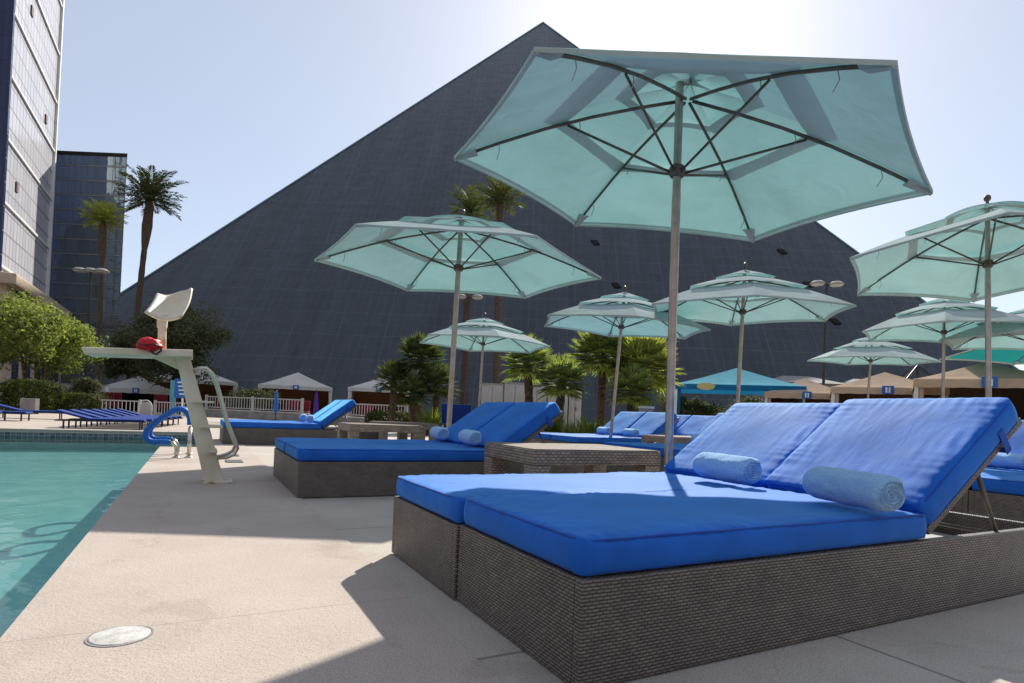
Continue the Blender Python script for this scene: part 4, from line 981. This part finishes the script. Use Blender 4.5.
# ------------------------------------------------------------------ cabanas
def cabana(x0, x1, ye, ya, dd, rot, roofm, wallm, label, group, vh=.2, depth=None, sign=True, posts=M_white, dark=False):
    A = at(x0, ye, dd); B = at(x1, ye, dd); c = (A+B)/2; W = (Vector((A.x, A.y))-Vector((B.x, B.y))).length; D = depth or W
    eave = c.z; apex = at((x0+x1)/2, ya, dd*1.03+D*.4).z
    root = empty('cabana', (c.x, c.y, 0), -yaw-.85*math.atan(((x0+x1)/2-512)/F))
    g = MB(); h = W/2
    # slightly concave tent roof
    rows = []
    for i in range(7):
        f = i/6; s = 1-f; z = eave+(apex-eave)*(f**1.12); rows.append([(-h*s, D/2-D/2*s, z), (h*s, D/2-D/2*s, z), (h*s, D/2+D/2*s, z), (-h*s, D/2+D/2*s, z)])
    V = [p for r in rows for p in r]; Fc = []
    for i in range(6):
        for k in range(4): a = i*4+k; b = i*4+(k+1) % 4; Fc.append((a, b, b+4, a+4))
    g.add(V, Fc).build('roof', roofm, root)
    g = MB(); o = .01
    n = 18
    for (p0, p1) in (((-h-o, -o), (h+o, -o)), ((h+o, -o), (h+o, D+o)), ((h+o, D+o), (-h-o, D+o)), ((-h-o, D+o), (-h-o, -o))):
        b0 = len(g.v)
        for i in range(n+1):
            f = i/n; x = p0[0]+(p1[0]-p0[0])*f; y = p0[1]+(p1[1]-p0[1])*f
            g.v += [(x, y, eave+.01), (x+.006*math.sin(i*2), y+.01*math.sin(i*1.7), eave-vh-.012*abs(math.sin(i*PI/3)))]
        for i in range(n): a = b0+2*i; g.f.append((a, a+2, a+3, a+1))
    g.build('valance', roofm, root)
    for px in (-h+.06, h-.06):
        for py in (.06, D-.06): MB().box(px-.045, px+.045, py-.045, py+.045, 0, eave-.005).build('post', posts, root)
    MB().box(-h+.11, h-.11, D-.12, D-.08, 0, eave-.03).build('back_wall', M_dark if dark else wallm, root)
    for px in (-h+.02, h-.05): MB().box(px, px+.03, .2, D-.13, 0, eave-.03).build('side_curtain', M_dark if dark else wallm, root)
    # rolled side curtains at the front
    for px in (-h+.16, h-.16): MB().tube([(px, .1, .05), (px+.01, .1, eave*.5), (px, .1, eave-.05)], [.07, .045, .08], 8).build('curtain', roofm if not dark else M_whitecanvas, root, smooth=True)
    # sofa inside
    MB().box(-h*.6, h*.6, D*.45, D*.8, .0, .42).box(-h*.6, h*.6, D*.76, D*.82, .425, .8).build('sofa', M_redcloth if not dark else M_dark, root, bevel=.03)
    if sign:
        sw = .018*W+.1; sg = MB().box(-sw, sw, -.05, -.02, eave-vh*.98, eave+vh*.25).build('number_sign', M_signblue, root)
        MB().box(-sw*.45, -sw*.1, -.056, -.0505, eave-vh*.8, eave+vh*.0).box(sw*.1, sw*.4, -.056, -.0505, eave-vh*.8, eave+vh*.0).build('numerals', M_signwhite, sg)
    tag(root, label, 'cabana', group); return root
GC = 'white roofed cabanas across the pool'; GR = 'tan roofed cabanas at right'
cabana(103, 169, 389, 376.5, 34, .15, M_whitecanvas, M_dark, 'leftmost white roofed cabana with dark open front', GC, .24, 3.0, dark=True)
cabana(152, 233, 380, 367, 39, .1, M_whitecanvas, M_wood, 'white roofed cabana with orange screen, behind the lifeguard stand post', GC, .22, 3.4)
cabana(261, 331, 386, 373, 37, -.1, M_whitecanvas, M_wood, 'white roofed cabana with orange screen, above the far loungers', GC, .22, 3.2)
cabana(349, 409, 388.5, 378.5, 37, -.15, M_whitecanvas, M_wood, 'white roofed cabana half behind the dark fan palms', GC, .22, 3.2)
cabana(768, 846, 393, 379.5, 21, -.1, M_tan, M_woodD, 'small tan roofed cabana, leftmost of the tan row', GR, .2, 2.4)
cabana(838, 938, 387.5, 373.5, 18, -.15, M_tan, M_woodD, 'tan roofed cabana in the middle of the row, above the backrests', GR, .2, 2.4)
cabana(927, 1052, 379, 364, 15, -.1, M_tan, M_woodD, 'largest tan roofed cabana, at the right edge', GR, .22, 2.6)
# blue gazebo
gz = cabana(677, 800, 385, 369, 22, .2, M_gazebo, M_gazebo2, 'bright blue gazebo with yellow oval sign beside the tall umbrella pole', None, .2, 3.2, sign=False)
for ch in list(gz.children):
    nm = ch.name.split('.')[0]
    if nm in ('back_wall', 'side_curtain', 'sofa'): bpy.data.objects.remove(ch)
    elif nm == 'valance': ch.data.materials[0] = M_gazebo2
    elif nm == 'curtain': ch.data.materials[0] = M_gazebo2
ez = at(738, 385, 22).z
o = MB().lathe([(.33, 0), (.33, .03)], 28).build('oval_sign', M_yellow, gz, loc=(-1.15, -.06, ez-.08), rot=(R_(90), 0, 0)); o.scale = (1, .42, 1)

# ------------------------------------------------------------------ fences, low walls
def fence(xa, xb, ya, yb, da, db, ht, label, wall=0):
    A = at(xa, ya, da); B = at(xb, yb, db); v = Vector((B.x-A.x, B.y-A.y)); L = v.length
    z0 = 0
    t = empty('picket_fence', (A.x, A.y, 0), math.atan2(v.y, v.x)); g = MB()
    g.box(0, L, -.02, .02, wall+ht-.05, wall+ht).build('rail', M_fence, t); MB().box(0, L, -.02, .02, wall+.06, wall+.1).build('rail', M_fence, t)
    g = MB(); n = int(L/.16)
    for i in range(n): x = (i+.5)*L/n; g.box(x-.009, x+.009, -.012, .012, wall+.1, wall+ht-.05)
    g.build('pickets', M_fence, t)
    npst = max(2, int(L/2.2)+1)
    for i in range(npst): x = L*i/(npst-1); MB().box(x-.04, x+.04, -.045, .045, 0.0+wall, wall+ht+.05).build('post', M_fence, t)
    tag(t, label, 'fence', 'white picket fences beyond the pool'); return t
fence(88, 140, 408, 408, 24, 24, .62, 'white picket fence behind the row of blue loungers across the pool')
fence(20, 82, 408, 408, 24.5, 24, .62, 'white picket fence in front of the rounded hedge')
fence(155, 200, 408, 408, 26, 25, .62, 'short white picket fence left of the lifeguard stand post')
fence(206, 302, 408, 410, 28, 26, .60, 'white picket fence on the low grey wall, in front of the orange screens', .38)
fence(345, 412, 405, 408, 27, 25, .60, 'white picket fence in front of the half hidden cabana', .30)
def wall(xa, xb, da, db, h, mat, label, th_=.25, z0=0):
    A = at(xa, 410, da); B = at(xb, 410, db); v = Vector((B.x-A.x, B.y-A.y)); t = empty('low_wall', (A.x, A.y, 0), math.atan2(v.y, v.x))
    MB().box(0, v.length, 0, th_, z0, h).build('wall_face', mat, t, bevel=.01); MB().box(-.02, v.length+.02, -.03, th_+.03, h, h+.05).build('cap', M_palegrey, t)
    return tag(t, label, 'wall')
wall(204, 306, 27.9, 25.9, .33, M_greyconc, 'low grey wall under the white picket fence behind the far loungers')
wall(310, 440, 24, 21, .30, M_greyconc, 'low grey wall in front of the dark fan palms')
wall(480, 620, 14.0, 12.3, .28, M_greyconc, 'low grey planter wall below the bright fan palms')
wall(660, 900, 24, 24, .5, M_greyconc, 'long low grey wall behind the blue gazebo', .3)
wall(52, 104, 28, 28, 1.25, M_white, 'pale wall behind the low dark hedge')
# arch shaped white board and blue sign by the cabana
q = at(145, 417, 23.5); t = empty('arched_signboard', (q.x, q.y, 0), -yaw); g = MB(); n = 10
pts = [Vector((-.26, 0, 0)), Vector((-.26, 0, .38))]+[Vector((-.26*math.cos(PI*i/n), 0, .38+.28*math.sin(PI*i/n))) for i in range(1, n)]+[Vector((.26, 0, .38)), Vector((.26, 0, 0))]
MB().tube(pts, .02, 6).build('frame', M_white, t, smooth=True)
prism([p_*.86+Vector((0, 0, .03)) for p_ in pts], -.01, .01).build('board', M_palegrey, t)
tag(t, 'small white arched board in front of the leftmost cabana', 'sign')
q = at(183, 388, 24.5); t = empty('blue_sign', (q.x, q.y, 0), -yaw)
MB().box(-.34, .34, -.03, .03, q.z-.42, q.z+.38).build('panel', M_signblue, t)
g = MB()
for k in range(4): g.box(-.22+.03*k, .18-.02*k, -.036, -.0305, q.z+.20-k*.16, q.z+.255-k*.16)
g.build('lettering', M_signwhite, t)
MB().box(-.03, .03, -.025, .025, 0, q.z-.42).build('post', M_white, t)
tag(t, 'blue sign with white lettering left of the lifeguard stand post', 'sign')
q = at(173, 392, 28); o = MB().box(-.12, .12, -.04, .04, 0, q.z+.55).build('blue_banner', M_gazebo, None, loc=(q.x, q.y, 0), rot=(0, 0, -yaw)); tag(o, 'narrow pale blue banner beside the leftmost cabana', 'banner')
# things on the right in the distance
q = at(692, 413, 17); t = empty('curved_seat', (q.x, q.y, 0), -yaw); g = MB(); n = 16; V = []
for i in range(n+1):
    a = R_(-75+150*i/n)
    for (r, z) in ((.50, .05), (.60, .68), (.64, .70), (.66, .66), (.56, .02)): V.append((math.sin(a)*r*1.05, .3-math.cos(a)*r*.6*-1, z+.05*abs(math.sin(a))))
Fc = []
for i in range(n):
    for k in range(5): a = i*5+k; b = i*5+(k+1) % 5; Fc.append((a, b, b+5, a+5))
Fc += [(4, 3, 2, 1, 0), tuple(range(n*5, n*5+5))]
g.add(V, Fc).build('curved_back', M_tanseat, t, smooth=True); MB().lathe([(.5, 0), (.52, .3), (.46, .36), (.0001, .36)], 24, (0, .2, 0)).build('seat', M_tanseat, t)
tag(t, 'round tan wicker seat with curved back under the blue gazebo', 'seat')
q = at(646, 409, 13.5); t = empty('towel_bin', (q.x, q.y, 0), -yaw); MB().box(-.14, .14, -.12, .12, 0, .95).build('bin_body', M_palegrey, t, bevel=.01); MB().box(-.16, .16, -.14, .14, .95, 1.0).build('lid', M_white, t, bevel=.01); MB().box(-.08, .08, -.125, -.1205, .7, .85).build('slot', M_dark, t)
tag(t, 'pale grey box with white lid behind the middle loungers', 'bin')
# upright blue chairs
def pool_chair(x, y, dd, lab):
    q = at(x, y, dd); t = empty('pool_chair', (q.x, q.y, 0), -yaw+.5)
    MB().box(-.25, .25, -.25, .25, .36, .41).build('seat', M_bluebg, t, bevel=.01); MB().box(-.25, .25, .22, .26, .42, .92).build('backrest', M_bluebg, t, bevel=.01, rot=(-.12, 0, 0))
    for sx in (-.25, .23):
        for sy in (-.24, .22): MB().box(sx, sx+.025, sy, sy+.025, 0, .355).build('leg', M_white, t)
    tag(t, lab, 'chair', 'upright blue chairs behind the second loungers')
pool_chair(456, 415, 14.5, 'upright blue chair on the left, between umbrella pole and far table'); pool_chair(467, 415, 14.2, 'upright blue chair on the right, behind the second pair of loungers')
# low framed chaise loungers across the pool
def make_chaise():
    t = empty('pool_chaise', (0, 0, 0))
    g = MB()
    for y in (0, .58): g.box(0, 1.9, y, y+.035, .28, .315)
    g.box(.0, .035, .036, .579, .28, .315).box(1.865, 1.9, .036, .579, .28, .315).build('frame', M_iron, t)
    MB().box(.04, 1.25, .04, .575, .318, .39).build('seat_cushion', M_bluebg, t, bevel=.02)
    MB().box(0, .72, .04, .575, 0, .07).build('backrest_cushion', M_bluebg, t, bevel=.02, loc=(1.23, 0, .33), rot=(0, -R_(21), 0))
    for x in (.12, 1.7):
        for y in (.0, .58): MB().box(x, x+.035, y, y+.035, 0, .279).build('leg', M_iron, t)
    return t
ch0 = make_chaise()
ordn = ['nearest', 'second nearest', 'third nearest', 'fourth nearest', 'third farthest', 'second farthest', 'farthest']
for i in range(7):
    o = ch0 if i == 0 else copy_tree(ch0); o.location = (-.95+.10*i, 15.6+.74*i, 0); o.scale = (.84, 1, .62); o.rotation_euler = (0, 0, PI+random.uniform(-.03, .03))
    tag(o, f'low dark blue chaise across the pool, {ordn[i]} of the tight row of seven', 'sun lounger', 'low blue chaises across the pool')
for i, (x, y, dd, rz, lab) in enumerate(((66, 425, 17.6, 185, 'low blue chaise across the pool, lying just left of the tight row'), (34, 430, 15.6, 176, 'blue chaise with upright back across the pool, near the left edge'), (10, 430, 15.2, 170, 'blue chaise with upright back cut off by the left edge'))):
    o = copy_tree(ch0); q = at(x, y, dd); o.location = (q.x, q.y, 0); o.rotation_euler = (0, 0, R_(rz)); tag(o, lab, 'sun lounger', 'low blue chaises across the pool')
    if i:
        for c in o.children:
            if c.name.startswith('backrest'): c.rotation_euler = (0, -R_(72), 0)
# folded grey screen by the hedge
q = at(29, 418, 21); o = empty('grey_cart', (q.x, q.y, 0), -yaw); MB().box(-.27, .27, -.1, .1, .1, .55).build('panel', M_greyconc, o, bevel=.02)
for sx in (-.25, .22): MB().box(sx, sx+.03, -.1, .1, 0, .1).build('foot', M_dark, o)
tag(o, 'grey towel cart in front of the rounded hedge', 'cart')
# folded parasols, purple and blue, near the fence
for (x, dd, mt, lab) in ((276, 25, M_signblue, 'small folded blue parasol in front of the cabana above the far loungers'), (316, 24.5, M_purple, 'folded purple parasol right of the far loungers backs'), (58, 26, M_purple, 'folded purple parasol behind the hedge, under the leafy tree')):
    q = at(x, 405, dd); t = empty('folded_parasol', (q.x, q.y, 0)); MB().lathe([(.02, .35), (.11, .42), (.09, .8), (.045, 1.2), (.01, 1.35)], 12).build('furled_canopy', mt, t, smooth=True); MB().lathe([(.02, 0), (.02, 1.4)], 8).build('pole', M_iron, t); MB().lathe([(.2, 0), (.2, .05), (.03, .07)], 14).build('base', M_dark, t)
    tag(t, lab, 'parasol')
# red chairs behind the fence
def red_chair(x, dd, lab):
    q = at(x, 405, dd); t = empty('red_chair', (q.x, q.y, 0), -yaw+.2); MB().box(-.3, .3, -.3, .3, .3, .45).build('seat', M_redcloth, t, bevel=.03); MB().box(-.3, .3, .26, .36, .455, .95).build('backrest', M_redcloth, t, bevel=.03)
    for s in (-.28, .24): MB().box(s, s+.04, -.28, .3, 0, .295).build('leg', M_iron, t)
    tag(t, lab, 'chair', 'red chairs behind the picket fence')
W_ = ['left of', 'at the left corner of', 'right of']
for (x, dd, lab) in ((103, 27, 'red chair at the left front of the dark open cabana'), (111, 27.5, 'red chair second from left before the dark open cabana'), (158, 28.5, 'red chair at the right front of the dark open cabana'), (219, 30.5, 'red chair behind the fence right of the lifeguard ladder'), (228, 30.2, 'red chair left of the dark bush behind the fence'), (290, 29.5, 'red chair in front of the cabana above the far loungers'), (303, 29, 'red chair right of centre before the cabana above the far loungers'), (366, 29, 'red chair before the half hidden cabana'), (186, 29, 'red chair behind the blue sign')):
    red_chair(x, dd, lab)

# ------------------------------------------------------------------ lamp posts
def lamp(x, ytop, dd, heads, lab, hs=.42):
    q = at(x, ytop, dd); t = empty('lamp_post', (q.x, q.y, 0), -yaw); z = q.z
    MB().lathe([(.16, 0), (.16, .5), (.075, .6), (.055, z-.1), (.055, z)], 12).build('post', M_iron, t, smooth=True, auto=.5)
    for hx in heads:
        MB().tube([(0, 0, z-.06), (hx*.5, 0, z-.02), (hx, 0, z-.01)], .025, 6).build('arm', M_iron, t)
        hd = MB().lathe([(.06, .16), (hs*.6, .13), (hs, .03), (hs, -.01), (hs*.9, -.03)], 20, (hx, 0, z)).build('lamp_head', M_greyconc, t, smooth=True, auto=.6)
        MB().lathe([(hs*.8, -.075), (hs*.88, -.032)], 20, (hx, 0, z)).build('lens', M_palegrey, hd)
    return tag(t, lab, 'lamp post', 'pool lamp posts')
lamp(91, 271, 30, (-.55, .0, .55), 'dark lamp post with three round heads in front of the mirrored building', .33)
lamp(827, 284, 30, (-.48, .48), 'dark lamp post with two round heads, right of centre against the pyramid', .36)
lamp(469, 297, 34, (-.48, .48), 'dark lamp post with heads just below the left centre umbrella canopy', .34)

# ------------------------------------------------------------------ distant low roofs at right
def dist_roof(x0, x1, ye, ya, dd, mt, lab, hip=.3):
    A = at(x0, ye, dd); B = at(x1, ye, dd); v = Vector((B.x-A.x, B.y-A.y)); L = v.length; t = empty('distant_building', (A.x, A.y, 0), math.atan2(v.y, v.x)); ez = (A.z+B.z)/2; az = at((x0+x1)/2, ya, dd).z
    MB().box(.3, L-.3, .3, 7.7, 0, ez).build('wall', M_greyconc, t)
    MB().add([(0, 0, ez), (L, 0, ez), (L, 8, ez), (0, 8, ez), (L*hip, 4, az), (L*(1-hip), 4, az)], [(0, 1, 5, 4), (1, 2, 5), (2, 3, 4, 5), (3, 0, 4), (3, 2, 1, 0)]).build('roof', mt, t)
    for k in range(4): xx = L*(.15+.2*k); MB().box(xx, xx+L*.08, .25, .299, ez*.3, ez*.8).build('window', M_towerside, t, boxuv=True)
    tag(t, lab, 'building')
dist_roof(780, 850, 383, 373.5, 60, M_greyconc, 'distant low grey roof behind the leftmost tan cabana')
dist_roof(855, 925, 388, 377, 62, M_greyconc, 'distant low grey roof between the two smaller tan cabanas')
# dark cone shaped frame tents
q = at(917, 386, 34); t = empty('pointed_frame', (q.x, q.y, 0)); az = at(917, 365, 34).z
for k in range(10):
    a = 2*PI*k/10; MB().tube([(math.cos(a)*1.6, math.sin(a)*1.6, az-1.3), (0, 0, az)], .04, 5).build('spoke', M_iron, t)
MB().tube([(0, 0, 0), (0, 0, az)], .06, 6).build('post', M_iron, t); tag(t, 'dark cone of spokes rising behind the middle tan cabana', 'shade frame')
# shrubs under and behind the gazebo
for (x, dd, r, lab) in ((705, 25, 1.1, 'dark shrub behind the blue gazebo, right of the tall umbrella pole'), (752, 25, .9, 'dark shrub at the right of the blue gazebo'), (672, 24, .8, 'dark shrub left of the blue gazebo')):
    q = at(x, 400, dd); make_tree('dark_bush', (q.x, q.y, 0), 2, r, .8, 1.1, M_leafD, 26, 200, .06, lab, 1, cat='bush', cr=.4)
